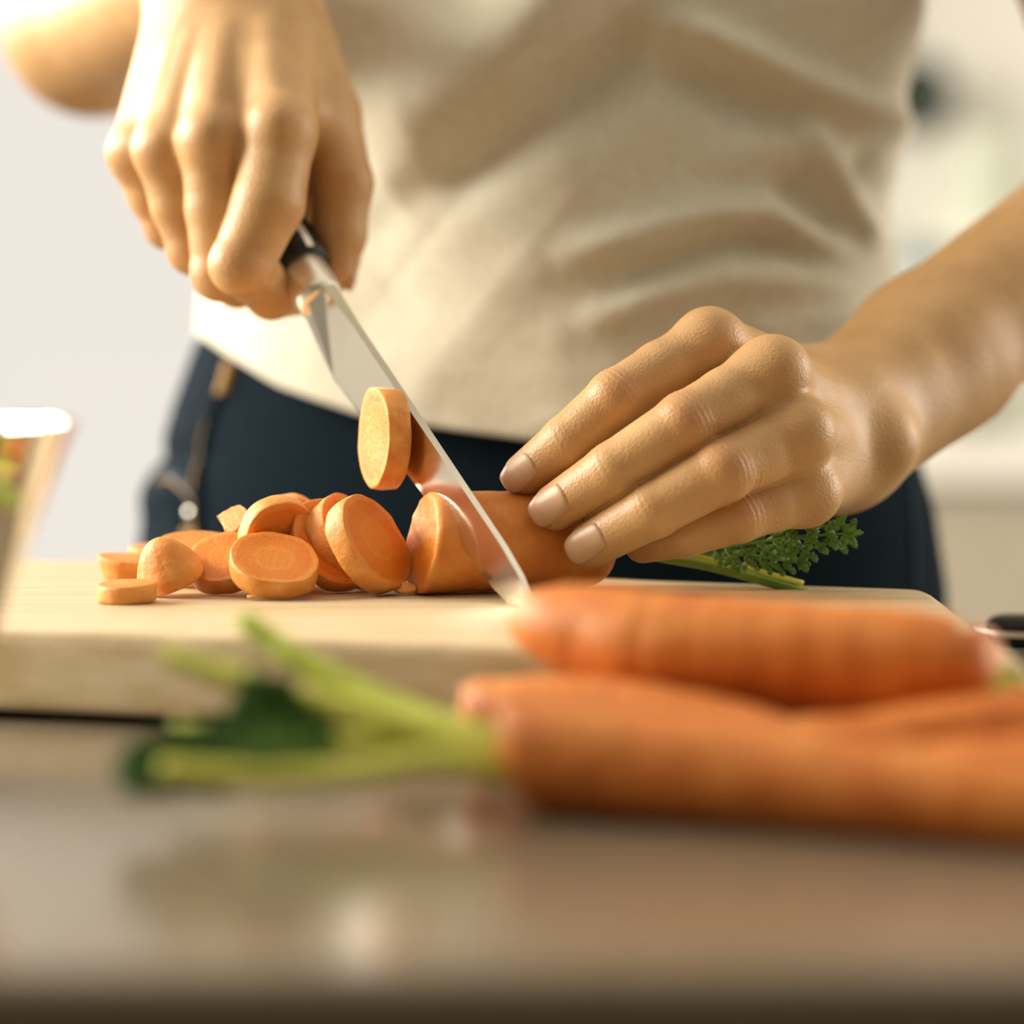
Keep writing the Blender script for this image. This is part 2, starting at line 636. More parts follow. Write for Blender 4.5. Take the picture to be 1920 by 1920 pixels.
window_x('window_1', XL - 0.06, HL)
window_x('window_2', XR + 0.06, HR)
window_x('window_3', XL - 0.06, HL2)
w = 0.07
gd = struct(boxes('door_1', [((DX0, YB + 0.03, 0), (DX0 + w, YB + 0.09, DZ1)), ((DX1 - w, YB + 0.03, 0), (DX1, YB + 0.09, DZ1)),
                             ((DX0 + w, YB + 0.03, DZ1 - w), (DX1 - w, YB + 0.09, DZ1)), ((DX0 + w, YB + 0.03, 0), (DX1 - w, YB + 0.09, 0.12))], M['frame']))
box('pane', (DX0 + w, YB + 0.055, 0.12), (DX1 - w, YB + 0.062, DZ1 - w), M['pane'], gd)
box('door_handle', (DX1 - 0.045, YB - 0.02, 1.0), (DX1 - 0.025, YB + 0.03, 1.14), M['rivet'], gd, 0.004)

# back kitchen run, right of the glazed door
CX = 0.12
for k in range(3):
    x0 = CX + k * 0.6
    c = empty('base_cabinet', (x0 + 0.3, 2.3, 0))
    tag(c, ['beige base cabinet beside the glazed door, behind the woman', 'beige base cabinet in the middle of the back kitchen run',
            'beige base cabinet against the right wall'][k], 'cabinet', 'base cabinets along the back wall')
    box('carcass', (x0 + 0.002, 2.03, 0.10), (x0 + 0.598, 2.595, Z0 - 0.042), M['cabinet'], c)
    box('plinth', (x0 + 0.002, 2.07, 0.0), (x0 + 0.598, 2.09, 0.10), M['island'], c)
    d = box('cabinet_door', (x0 + 0.004, 2.008, 0.105), (x0 + 0.596, 2.03, Z0 - 0.046), M['cabinet'], c, 0.003)
    v, f = tube([(x0 + 0.53, 1.985, 0.55), (x0 + 0.53, 1.985, 0.72)], [0.006, 0.006], 12)
    mesh_obj('handle', v, f, M['rivet'], d)
tag(box('back_worktop', (CX - 0.01, 1.985, Z0 - 0.042), (XR, 2.595, Z0), M['white_top'], None, 0.004),
    'white worktop along the back wall over beige cabinets', 'worktop')

# things on the back wall and back worktop, far out of focus
def hanging_pan():
    p = P(1706, 188, 2.565)
    o = empty('saucepan', p)
    tag(o, 'small dark green grey pan hanging on the pale back wall', 'pan')
    v, f = lathe([(0.0, 0.0), (0.040, 0.0), (0.045, 0.006), (0.048, 0.05), (0.051, 0.052), (0.048, 0.053), (0.042, 0.008), (0.0, 0.006)], 40)
    rot = Matrix.Rotation(math.pi / 2, 4, 'X')
    b = mesh_obj('pan_body', [tuple((rot @ Vector(q)) + Vector(p) + Vector((0, -0.01, 0))) for q in v], f, M['dark_pan'], o)
    fix_normals(b)
    v, f = tube([p + [-0.02, -0.03, 0.05], p + [-0.05, -0.03, 0.12], p + [-0.07, -0.03, 0.18]], [0.009, 0.008, 0.010], 12, flat=0.5)
    mesh_obj('pan_handle', v, f, M['dark_pan'], o)
    v, f = tube([p + [-0.068, 0.034, 0.178], p + [-0.068, -0.045, 0.178], p + [-0.068, -0.045, 0.19]], [0.004] * 3, 8)
    mesh_obj('wall_hook', v, f, M['rivet'], o)


hanging_pan()


def jar(px, y, ztop, zlid, r, name, label, cat, m1, m2):
    b = P(px, 611, y); b[2] = Z0
    o = empty(name, b)
    tag(o, label, cat)
    h = zlid
    v, f = lathe([(0.0, 0.0), (r * 0.92, 0.0), (r, 0.01), (r, h - 0.02), (r * 0.9, h), (0, h)], 40)
    mesh_obj('jar_body', np.array(v) + b, f, m1, o)
    v, f = lathe([(0.0, h), (r * 0.95, h), (r * 0.98, h + 0.006), (r * 0.98, ztop - 0.006), (r * 0.9, ztop), (0.012, ztop), (0.012, ztop + 0.012), (0, ztop + 0.014)], 40)
    mesh_obj('lid', np.array(v) + b, f, m2, o)


jar(1690, 2.32, 0.222, 0.190, 0.062, 'storage_jar', 'white storage jar with a blue grey lid on the back worktop', 'jar', M['jar'], M['jar_lid'])
jar(1850, 2.42, 0.36, 0.30, 0.045, 'stand_in_bottle', 'added pale green bottle standing in for a soft shadow on the back wall', 'bottle', M['bottle'], M['bottle'])  # added shape in place of a faint greenish shadow

# the island: worktop and base
WT = box('island_worktop', (-1.1, -0.462, Z0 - 0.04), (1.1, 0.165, Z0), M['worktop'], None, 0.006)
tag(WT, 'glossy grey brown stone worktop of the kitchen island', 'worktop')
WT.modifiers['bevel'].segments = 4
ib = empty('island_cabinet', (0, -0.15, 0))
tag(ib, 'dark green grey island base under the stone worktop', 'cabinet')
box('carcass', (-1.05, -0.42, 0.10), (1.05, 0.10, Z0 - 0.04), M['island'], ib)
box('plinth', (-1.05, -0.36, 0), (1.05, 0.05, 0.10), M['island'], ib)
for k in range(4):
    x0 = -1.05 + k * 0.525
    d = box('cabinet_door', (x0 + 0.003, -0.442, 0.11), (x0 + 0.522, -0.42, Z0 - 0.05), M['island'], ib, 0.003)

# cutting board: outline read from its four top edges
BT = 0.030
ZB = Z0 + BT
bl, br, fr_, fl = np.array([-0.262, 0.175]), np.array([0.1545, 0.018]), np.array([0.150, -0.205]), np.array([-0.262, -0.085])


def board():
    c = [fl, fr_, br, bl]
    out = []
    for i in range(4):                       # rounded corners
        a, b, d = c[i - 1], c[i], c[(i + 1) % 4]
        u, v2 = nz(a - b), nz(d - b)
        r = 0.007
        for t in np.linspace(0, 1, 6):
            out.append(b + u * r * (1 - t) ** 2 + v2 * r * t ** 2)
    n = len(out)
    V, F = [], []
    cen = np.mean(out, axis=0)
    for z, s in ((Z0 + 0.0035, 0.004), (Z0 + 0.0055, 0.0008), (Z0 + 0.008, 0), (ZB - 0.005, 0), (ZB - 0.0015, 0.0012), (ZB, 0.0045)):
        for q in out:
            p = q + nz(cen - q) * s
            V.append((p[0], p[1], z))
    F = grid_faces(6, n)
    F.append(tuple(range(n))[::-1]); F.append(tuple(range(5 * n, 6 * n)))
    o = mesh_obj('cutting_board', V, F, M['wood'], None, smooth=False)
    tag(o, 'thick pale wooden cutting board on the island worktop', 'board')
    for q in c:
        p = q + nz(cen - q) * 0.035
        v, f = lathe([(0, Z0 + 0.0002), (0.007, Z0 + 0.0002), (0.008, Z0 + 0.001), (0.008, Z0 + 0.004), (0, Z0 + 0.004)], 20)
        mesh_obj('rubber_foot', np.array(v) + [p[0], p[1], 0], f, M['black'], o)
    return o


board()


# ------------------------------------------------------------------ carrots
def carrot_root(name, pts, radii, parent, seed, n=70, seg=40, lump=0.05, crown=True, mat=None):
    """a root from its crown (first point) to its tip"""
    pr = spline(np.column_stack([np.array(pts), np.array(radii)]), n)
    p, r = pr[:, :3], pr[:, 3].copy()
    nse = Noise(seed)
    rs = np.random.RandomState(seed)
    rings = [(rs.rand(), rs.uniform(0.004, 0.012), rs.uniform(0.010, 0.03)) for _ in range(16)]
    fr = frames(p)
    V, A = [], []
    def ring(c, f, rad, s):
        for j in range(seg):
            a = 2 * math.pi * j / seg
            k = 1 + lump * float(nse((math.cos(a) * 1.3 + seed, math.sin(a) * 1.3, s * 9), 1.0))
            k += 0.35 * lump * float(nse((math.cos(a) * 4, math.sin(a) * 4 + seed, s * 40), 1.0))
            for q, w, amp in rings: k -= amp * math.exp(-((s - q) / w) ** 2) * (0.6 + 0.6 * math.cos(a + q * 40))
            V.append(c + (f[1] * math.cos(a) + f[2] * math.sin(a)) * rad * k)
            A.append(s)
    cnt = 0
    if crown:                                     # rounded shoulder with a dimple where the stems leave
        t = fr[0][0]
        for off, rad in ((0.25, 0.12), (0.12, 0.25), (-0.10, 0.36), (-0.20, 0.52), (-0.22, 0.68), (-0.15, 0.84), (-0.02, 0.95)):
            ring(p[0] + t * off * r[0], fr[0], r[0] * rad, 0.0); cnt += 1
    for i in range(n):
        ring(p[i], fr[i], r[i], i / (n - 1)); cnt += 1
    t = fr[-1][0]
    for off, rad in ((0.45, 0.86), (0.8, 0.55), (0.95, 0.25)):
        ring(p[-1] + t * off * r[-1], fr[-1], r[-1] * rad, 1.0); cnt += 1
    F = grid_faces(cnt, seg)
    V.append(p[0] + t * 0.0 + fr[0][0] * 0.25 * r[0] if crown else p[0]); A.append(0)
    V.append(p[-1] + t * r[-1]); A.append(1)
    c0, c1, Lr = len(V) - 2, len(V) - 1, (cnt - 1) * seg
    for j in range(seg):
        k = (j + 1) % seg
        F.append((c0, k, j)); F.append((c1, Lr + j, Lr + k))
    return fix_normals(mesh_obj(name, V, F, mat or M['carrot'], parent, attrs={'axial': np.array(A)}))


def stem(name, pts, r0, r1, parent, mat, n=20, groove=0.12):
    p = spline(pts, n)
    v, f = tube(p, np.linspace(r0, r1, n), 12, True, 0.8, fn=lambda t, a: 1 - groove * max(0, math.cos(a)) ** 6 + 0.05 * math.cos(5 * a))
    return fix_normals(mesh_obj(name, v, f, mat, parent))


def leaflet(base, d, up, length, width, rs):
    """a small toothed blade: verts, faces with a raised fold"""
    d = nz(d); s = nz(np.cross(d, up)); u = np.cross(s, d)
    prof = [(0.0, 0.10), (0.22, 0.55), (0.34, 0.38), (0.48, 1.0), (0.60, 0.55), (0.75, 0.75), (0.86, 0.3), (1.0, 0.02)]
    V, F = [], []
    bend = rs.uniform(-0.25, 0.25)
    for t, wd in prof:
        c = np.asarray(base) + d * length * t + u * length * bend * t * t
        for q in (-1, 0, 1):
            V.append(c + s * q * wd * width * (0.5 + 0.5 * (0.7 + 0.3 * rs.rand())) + u * (0.0 if q == 0 else 0.22 * wd * width))
    F = grid_faces(len(prof), 3, wrap=False)
    return V, F


def frond(name, pts, parent, mat, seed, n_pairs, llen, lwid, r=0.0008, normal=(0, -1, 0.3), sub=True, thick=0.00022):
    """a feathery carrot leaf: rachis, side twigs and toothed leaflets"""
    rs = np.random.RandomState(seed)
    p = spline(pts, 40)
    parts = [tube(p, np.linspace(r * 1.5, r * 0.6, 40), 8)]
    fr = frames(p)
    for i in range(n_pairs):
        t = 0.18 + 0.8 * i / max(1, n_pairs - 1)
        k = int(min(39, t * 39)); b = p[k]; d0 = fr[k][0]
        side = nz(np.cross(d0, normal))
        size = math.sin(math.pi * min(1, 0.25 + 0.72 * t)) ** 0.6 * rs.uniform(0.8, 1.15)
        for sgn in (-1, 1):
            d = nz(d0 * rs.uniform(0.5, 0.9) + side * sgn + np.array(normal) * rs.uniform(-0.3, 0.35))
            if sub:
                ln = llen * size * 1.25
                q = spline([b, b + d * ln * 0.5 + np.array(normal) * 0.0006, b + nz(d + d0 * 0.3) * ln], 8)
                parts.append(tube(q, np.linspace(r * 0.7, r * 0.35, 8), 6))
                for m_ in range(1, 8, 2):
                    for s2 in (-1, 1):
                        d2 = nz(d * 0.9 + s2 * nz(np.cross(d, normal)) + rs.uniform(-0.3, 0.3, 3))
                        parts.append(leaflet(q[m_], d2, normal, llen * 0.42 * rs.uniform(0.7, 1.2) * (1.1 - 0.08 * m_), lwid * rs.uniform(0.7, 1.1), rs))
                parts.append(leaflet(q[-1], d, normal, llen * 0.45, lwid, rs))
            else:
                parts.append(leaflet(b, d, normal, llen * size, lwid * size, rs))
    parts.append(leaflet(p[-1], fr[-1][0], normal, llen * 0.6, lwid, rs))
    v, f = join(parts)
    o = mesh_obj(name, v, f, mat, parent)
    sm = o.modifiers.new('thickness', 'SOLIDIFY'); sm.thickness = thick
    return o


def pp(lst):  # pixel rows -> points
    return [P(*q) for q in lst]


# the carrot being cut: cut face on the left, crown with trimmed greens on the right
CA = P(790, 1016, 0.0); CA[2] = ZB + 0.0187
CB = P(1085, 1012, 0.020); CB[2] = ZB + 0.0180
cut = empty('carrot', (CA[0], CA[1], ZB))
tag(cut, 'half sliced carrot under the knife, held by fingertips, trimmed green stems at its far end', 'carrot')


def cut_carrot():
    ax = nz(CB - CA)
    up = np.array([0, 0, 1.0]); sd = nz(np.cross(up, ax)); up = np.cross(ax, sd)
    nse = Noise(5)
    Ln = np.linalg.norm(CB - CA)
    seg = 72
    V, S, A = [], [], []
    st = [(0.0, r) for r in (0.06, 0.25, 0.45, 0.52, 0.6, 0.8, 0.93)]
    st += [(0.0006, 0.975), (0.0022, 1.0)]
    rows = [(s, r, 0.0 if i < 8 else 1.0) for i, (s, r) in enumerate(st)]
    for t in np.linspace(0.06, 1, 44): rows.append((Ln * t, 1.0 - 0.05 * t, 1.0))
    for a in np.linspace(0.15, 1.45, 9): rows.append((Ln + 0.013 * math.sin(a), 0.95 * (math.cos(a) ** 0.7), 1.0))
    for s, r, sk in rows:
        for j in range(seg):
            a = 2 * math.pi * j / seg
            k = 1 + 0.035 * float(nse((math.cos(a) * 1.5, math.sin(a) * 1.5, s * 60), 1.0))
            k += 0.012 * sk * float(nse((math.cos(a) * 5, math.sin(a) * 5, s * 350), 1.0))
            rr = 0.0187 * r * k
            # the cut face leans a little: its lower edge lies further left
            sh = -0.0030 * math.sin(a) * r * (1 - min(1, s / 0.03)) + (0.0004 * float(nse((math.cos(a) * 6 * r, math.sin(a) * 6 * r, 3), 1.0)) if s == 0 else 0)
            V.append(CA + ax * (s + sh * -1) + (sd * math.cos(a) + up * math.sin(a)) * rr)
            S.append(sk); A.append(r if s < 0.001 else 1.0)
    F = grid_faces(len(rows), seg)
    F.append(tuple(range(seg))); F.append(tuple(range((len(rows) - 1) * seg, len(rows) * seg)))
    o = mesh_obj('root', V, F, M['flesh_root'], cut, attrs={'rad': A, 'side': S, 'axial': [x * 8 for x in A]})
    fix_normals(o)
    return o


def root_flesh_material():
    m = M['flesh'].copy(); m.name = 'cut_carrot_root'
    nt = m.node_tree
    b = nt.nodes['Principled BSDF']
    c0 = b.inputs['Base Color'].links[0].from_socket
    s = ramp(nt, noise_tex(nt, 60, 5), [(0.3, (0.60, 0.18, 0.022)), (0.55, (0.74, 0.26, 0.04)), (0.8, (0.82, 0.37, 0.10))])
    L(nt, mix(nt, attr(nt, 'side'), c0, s), b.inputs['Base Color'])
    return m


M['flesh_root'] = root_flesh_material()
cut_carrot()
CR = CB + nz(CB - CA) * 0.012
stem('stem', [CR, P(1215, 1040, 0.026), P(1330, 1062, 0.024), P(1440, 1092, 0.021), P(1525, 1116, 0.018)], 0.0024, 0.0022, cut, M['crown_stem'])
stem('stem', [CR, P(1225, 1032, 0.032), P(1340, 1050, 0.033), P(1440, 1076, 0.032), P(1506, 1094, 0.030)], 0.0016, 0.0013, cut, M['pale_stem'])
stem('stem', [CR, P(1200, 1022, 0.034), P(1290, 1034, 0.034), P(1380, 1036, 0.032), P(1470, 1020, 0.030)], 0.0014, 0.0009, cut, M['crown_stem'])
frond('frond', pp([(1290, 1034, 0.030), (1380, 1024, 0.020), (1480, 1008, 0.014), (1592, 1000, 0.014)]), cut, M['leaf'], 3, 9, 0.0090, 0.0017, r=0.0006)
frond('frond', pp([(1440, 1014, 0.020), (1470, 996, 0.014), (1490, 976, 0.012), (1497, 957, 0.012)]), cut, M['leaf'], 4, 5, 0.0058, 0.0015, r=0.0006)
frond('frond', pp([(1320, 1034, 0.028), (1400, 1040, 0.018), (1450, 1048, 0.014), (1505, 1056, 0.014)]), cut, M['leaf'], 8, 6, 0.0052, 0.0015, r=0.0006)


# slices on the board
def slice_mesh(a, b, t, seed, dome=0.0, taper=0.0, part=None, rough=0.045):
    """local mesh, axis +Z; dome rounds one side, part = (start, end) angles of a cut-off wedge"""
    nse = Noise(seed); seg = 64
    rows = [(1, r, 0) for r in (0.05, 0.22, 0.42, 0.50, 0.58, 0.78, 0.94)] + [(1, 0.985, 0), (0.94, 1.0, 1), (0.5, 1.012, 1), (0, 1.016, 1), (-0.5, 1.012, 1), (-0.94, 1.0, 1)] + \
           [(-1, 0.985, 0)] + [(-1, r, 0) for r in (0.94, 0.78, 0.58, 0.50, 0.42, 0.22, 0.05)]
    V, S, A = [], [], []
    for zz, r, sk in rows:
        for j in range(seg):
            an = 2 * math.pi * j / seg
            k = 1 + rough * 1.6 * float(nse((math.cos(an) * 1.2, math.sin(an) * 1.2, 7.0), 1.0))
            k += rough * 0.5 * float(nse((math.cos(an) * 5, math.sin(an) * 5, zz), 1.0))
            k *= 1 + taper * zz
            x, y = a * r * k * math.cos(an), b * r * k * math.sin(an)
            z = zz * t / 2 + 0.05 * t * float(nse((x * 90, y * 90, zz * 3.0), 1.0)) * (1 if sk == 0 else 0.4)
            z += 0.10 * t * (x / a) * nse.r[1, 2, 3]
            if dome and zz > 0: z += dome * (1 - min(1, r) ** 2.2) * (zz if sk == 0 else zz)
            if part is not None:
                x = max(x, part * a + 0.08 * a * float(nse((y * 150, z * 150, 2.0), 1.0)))
            V.append((x, y, z)); S.append(sk if not dome or zz < 0 else 0.6); A.append(min(1.0, r))
    F = grid_faces(len(rows), seg)
    F.append(tuple(range(seg))); F.append(tuple(range((len(rows) - 1) * seg, len(rows) * seg)))
    return V, F, {'rad': A, 'side': S}


def basis(n, up):
    n = nz(n); x = nz(np.asarray(up, float) - n * (np.asarray(up, float) @ n)); y = np.cross(n, x)
    return Matrix(((x[0], y[0], n[0]), (x[1], y[1], n[1]), (x[2], y[2], n[2]))).to_4x4()


def put_slice(px, py, y, n, up, a, b, t, seed, label, floor=True, name='carrot_slice', **kw):
    v, f, at = slice_mesh(a, b, t, seed, **kw)
    loc = P(px, py, y)
    rot = basis(n, up)
    if floor is not None:
        w = np.array([(rot @ Vector(q))[:] for q in v])
        zmin = (w + loc)[:, 2].min()
        if floor is True or zmin < ZB: loc[2] += ZB + 0.0002 - zmin
    o = mesh_obj(name, v, f, M['flesh'], None, attrs=at, matrix=Matrix.Translation(Vector(loc)) @ rot)
    fix_normals(o)
    tag(o, label, 'carrot slice' if name == 'carrot_slice' else 'carrot piece', 'cut carrot pieces on the board')
    return o


K = 'lift'
put_slice(237, 1110, -0.030, (0.02, -0.05, 1), (1, 0, 0), 0.0103, 0.0105, 0.0062, 11, 'small flat carrot slice nearest the front at the left end of the heap')
put_slice(245, 1058, 0.050, (0.03, -0.06, 1), (1, 0, 0), 0.0108, 0.0110, 0.0085, 12, 'thick flat carrot slice with a ragged top rim at the far left', taper=0.10)
put_slice(300, 1045, 0.082, (0.0, -0.05, 1), (1, 0, 0), 0.0120, 0.0110, 0.0100, 13, 'pale carrot slice lying flat behind the leftmost thick slice')
put_slice(322, 1085, -0.006, (-0.35, -0.28, 0.85), (1, 0, 0.3), 0.0118, 0.0118, 0.0050, 14, 'rounded conical carrot end cap lying on the board', name='carrot_end', dome=0.0125)
put_slice(372, 1032, 0.030, (0.0, -0.22, 0.97), (1, 0, 0), 0.0148, 0.0130, 0.0065, 15, 'thin carrot slice lying nearly flat above the conical end cap', floor=K)
put_slice(385, 1070, 0.034, (0.0, -0.12, 1), (1, 0, 0), 0.0150, 0.0135, 0.0100, 26, 'carrot slice lying flat under the thin slice behind the end cap')
put_slice(425, 1086, 0.004, (-0.10, -0.60, 0.75), (1, 0, 0), 0.0140, 0.0130, 0.0075, 16, 'shaded carrot slice leaning back between the end cap and the oval slice', floor=K)
put_slice(440, 992, 0.020, (-0.45, -0.55, 0.65), (0.8, 0, 0.6), 0.0078, 0.0074, 0.0090, 17, 'small broken carrot chunk sticking up on top of the heap', floor=K, name='carrot_chunk', part=-0.35, rough=0.09)
put_slice(522, 1058, 0.012, (0.38, -0.86, -0.30), (1, 0.4, 0), 0.0150, 0.0165, 0.0085, 18, 'carrot slice tipped forward on top of the heap with a sunlit upper rim', floor=K)
put_slice(550, 1042, 0.034, (0.30, -0.88, -0.22), (1, 0.3, 0), 0.0135, 0.0165, 0.0080, 19, 'carrot slice peeping out behind the forward tipped slice', floor=K)
put_slice(512, 1080, -0.012, (0.10, -0.50, 0.86), (1, 0.1, 0.0), 0.0160, 0.0158, 0.0075, 20, 'oval carrot slice in front of the heap showing its ringed face')
put_slice(630, 1072, 0.012, (0.35, -0.80, 0.48), (0, 0, 1), 0.0175, 0.0165, 0.0080, 21, 'shaded carrot slice low between the oval slice and the tall leaning slices', floor=K)
put_slice(650, 1030, 0.016, (0.74, -0.38, 0.55), (-0.51, 0, 0.86), 0.0180, 0.0172, 0.0085, 22, 'upright carrot slice just behind the tallest leaning slice', floor=K)
put_slice(690, 1040, -0.002, (0.77, -0.46, 0.45), (-0.51, 0, 0.86), 0.0188, 0.0178, 0.0085, 23, 'tallest carrot slice leaning left at the right end of the heap')


def flake(name, px, py, y, n, w, h, label, seed):
    """a thin curled shaving of carrot"""
    rs = np.random.RandomState(seed)
    V, F = [], []
    ns = 9
    for i in range(ns):
        t = i / (ns - 1) * 2 - 1
        half = h * math.sqrt(max(0.05, 1 - t * t)) * rs.uniform(0.85, 1.1)
        for q in (-1, -0.4, 0.4, 1): V.append((w * t, half * q, 0.10 * w * (1 - t * t) + 0.1 * h * q * q))
    F = grid_faces(ns, 4, wrap=False)
    loc = P(px, py, y)
    rot = basis(n, (1, 0, 0))
    zmin = min((rot @ Vector(q))[2] for q in V)
    loc[2] = ZB + 0.0007 - zmin
    o = mesh_obj(name, V, F, M['flesh'], None, attrs={'rad': [0.9] * len(V), 'side': [0.5] * len(V)}, matrix=Matrix.Translation(Vector(loc)) @ rot)
    s = o.modifiers.new('thickness', 'SOLIDIFY'); s.thickness = 0.0010
    tag(o, label, 'carrot piece', 'cut carrot pieces on the board')


flake('carrot_shaving', 482, 1122, -0.022, (0, -0.1, 1), 0.0035, 0.002, 'tiny carrot crumb on the board in front of the oval slice', 1)
flake('carrot_shaving', 758, 1106, -0.004, (0.1, -0.7, 0.7), 0.0045, 0.0028, 'pale triangular carrot shaving beside the foot of the tallest slice', 2)

# ------------------------------------------------------------------ the knife
KS0, KS1 = P(635, 560, 0.060), P(1005, 1112, -0.055)
ks = nz(KS1 - KS0)
kn = nz([ks[1], -ks[0], 0])              # blade face towards the left and the viewer
kw = np.cross(ks, kn)
if kw[2] > 0: kw = -kw


def KP(u, b, c=0.0): return KS0 + ks * u + kw * b + kn * c


def interp(u, table):
    t = np.array(table)
    return float(np.interp(u, t[:, 0], t[:, 1]))


knife = empty('kitchen_knife', KP(-0.03, 0.009))
tag(knife, 'steel kitchen knife with black handle, gripped in the hand and slicing the carrot', 'knife')


def knife_blade():
    top = [(-0.02, 0.0005), (0, 0), (0.145, 0), (0.16, 0.0012), (0.172, 0.0042), (0.181, 0.0085)]
    bot = [(-0.02, 0.0160), (-0.0157, 0.0170), (0.0158, 0.0272), (0.081, 0.0215), (0.148, 0.0168), (0.165, 0.0135), (0.175, 0.0112), (0.181, 0.0092)]
    midb = [(-0.02, 0.007), (-0.0095, 0.008), (0.0158, 0.0262), (0.02, 0.0258), (0.081, 0.0190), (0.148, 0.0135), (0.181, 0.0089)]
    tsp = [(-0.02, 0.0062), (-0.0095, 0.0058), (0.0158, 0.0037), (0.02, 0.0036), (0.10, 0.0031), (0.16, 0.0024), (0.181, 0.0012)]
    tmd = [(-0.02, 0.0150), (-0.0095, 0.0135), (0.0158, 0.0014), (0.02, 0.0012), (0.15, 0.0010), (0.181, 0.0006)]
    tlo = [(-0.02, 0.0070), (-0.0095, 0.0060), (0.0158, 0.0005), (0.02, 0.0002), (0.181, 0.0002)]
    us = [-0.016, -0.0095, 0.0158] + list(np.linspace(0.0185, 0.148, 28)) + list(np.linspace(0.151, 0.176, 14))
    V = []
    for u in us:
        t, b, m = interp(u, top), interp(u, bot), interp(u, midb)
        lim = (KS0[2] - ZB - 0.0006 + ks[2] * u) / -kw[2]      # keep clear of the board
        t, m, b = min(t, lim - 0.0012), min(m, lim - 0.0005), min(b, lim)
        a, c, d = interp(u, tsp) / 2, interp(u, tmd) / 2, interp(u, tlo) / 2
        for bb, cc in ((t, a), (m, c), (b, d), (b, -d), (m, -c), (t, -a)): V.append(KP(u, bb, cc))
    F = grid_faces(len(us), 6)
    n = len(us)
    F.append(tuple(range(6))); F.append(tuple(range((n - 1) * 6, n * 6)))
    return fix_normals(mesh_obj('blade', V, F, M['blade'], knife, smooth=False))


def elliptic(name, rows, mat, parent, seg=48):
    """rows of (u, b-centre, half height, half thickness)"""
    V = []
    for u, b, h, t in rows:
        for j in range(seg):
            a = 2 * math.pi * j / seg
            V.append(KP(u, b + h * math.cos(a), t * math.sin(a)))
    F = grid_faces(len(rows), seg)
    F.append(tuple(range(seg))); F.append(tuple(range((len(rows) - 1) * seg, len(rows) * seg)))
    return fix_normals(mesh_obj(name, V, F, mat, parent))


knife_blade()
elliptic('bolster', [(-0.0300, 0.0088, 0.0094, 0.0088), (-0.0295, 0.0088, 0.0099, 0.0094), (-0.025, 0.0088, 0.0100, 0.0095), (-0.0140, 0.0088, 0.0098, 0.0093),
                     (-0.0105, 0.0090, 0.0094, 0.0085), (-0.0085, 0.0092, 0.0080, 0.0064)], M['bolster'], knife)
elliptic('handle', [(-0.0290, 0.0092, 0.0100, 0.0096), (-0.0302, 0.0092, 0.0124, 0.0122), (-0.037, 0.0094, 0.0134, 0.0134), (-0.050, 0.0096, 0.0138, 0.0138), (-0.085, 0.0100, 0.0138, 0.0130),
                    (-0.110, 0.0105, 0.0134, 0.0116), (-0.135, 0.0110, 0.0134, 0.0108), (-0.150, 0.0115, 0.0120, 0.0096), (-0.155, 0.0115, 0.0080, 0.0060)], M['black'], knife)


def tang():
    V = []
    us = np.linspace(-0.154, -0.0302, 24)
    for u in us:
        b = interp(u, [(-0.155, 0.0035), (-0.150, -0.0005), (-0.135, -0.0024), (-0.110, -0.0029), (-0.085, -0.0038), (-0.050, -0.0042), (-0.037, -0.0040), (-0.030, -0.0032)])
        for bb, cc in ((b - 0.0004, 0.0015), (b + 0.003, 0.0015), (b + 0.003, -0.0015), (b - 0.0004, -0.0015)): V.append(KP(u, bb, cc))
    F = grid_faces(len(us), 4) + [(0, 1, 2, 3), tuple(range(92, 96))]
    fix_normals(mesh_obj('tang', V, F, M['bolster'], knife, smooth=False))


tang()

# the slice that clings to the blade
v, f, at = slice_mesh(0.0186, 0.0160, 0.0090, 31, rough=0.035)
loc = KP(0.0665, 0.0140, 0.0062)
so = mesh_obj('carrot_slice', v, f, M['flesh'], None, attrs=at, matrix=Matrix.Translation(Vector(loc)) @ basis(kn + np.array([-0.12, 0.10, 0.06]), (0.12, -0.1, 1)))
fix_normals(so)
tag(so, 'carrot slice clinging to the side of the knife blade above the board', 'carrot slice', 'cut carrot pieces on the board')


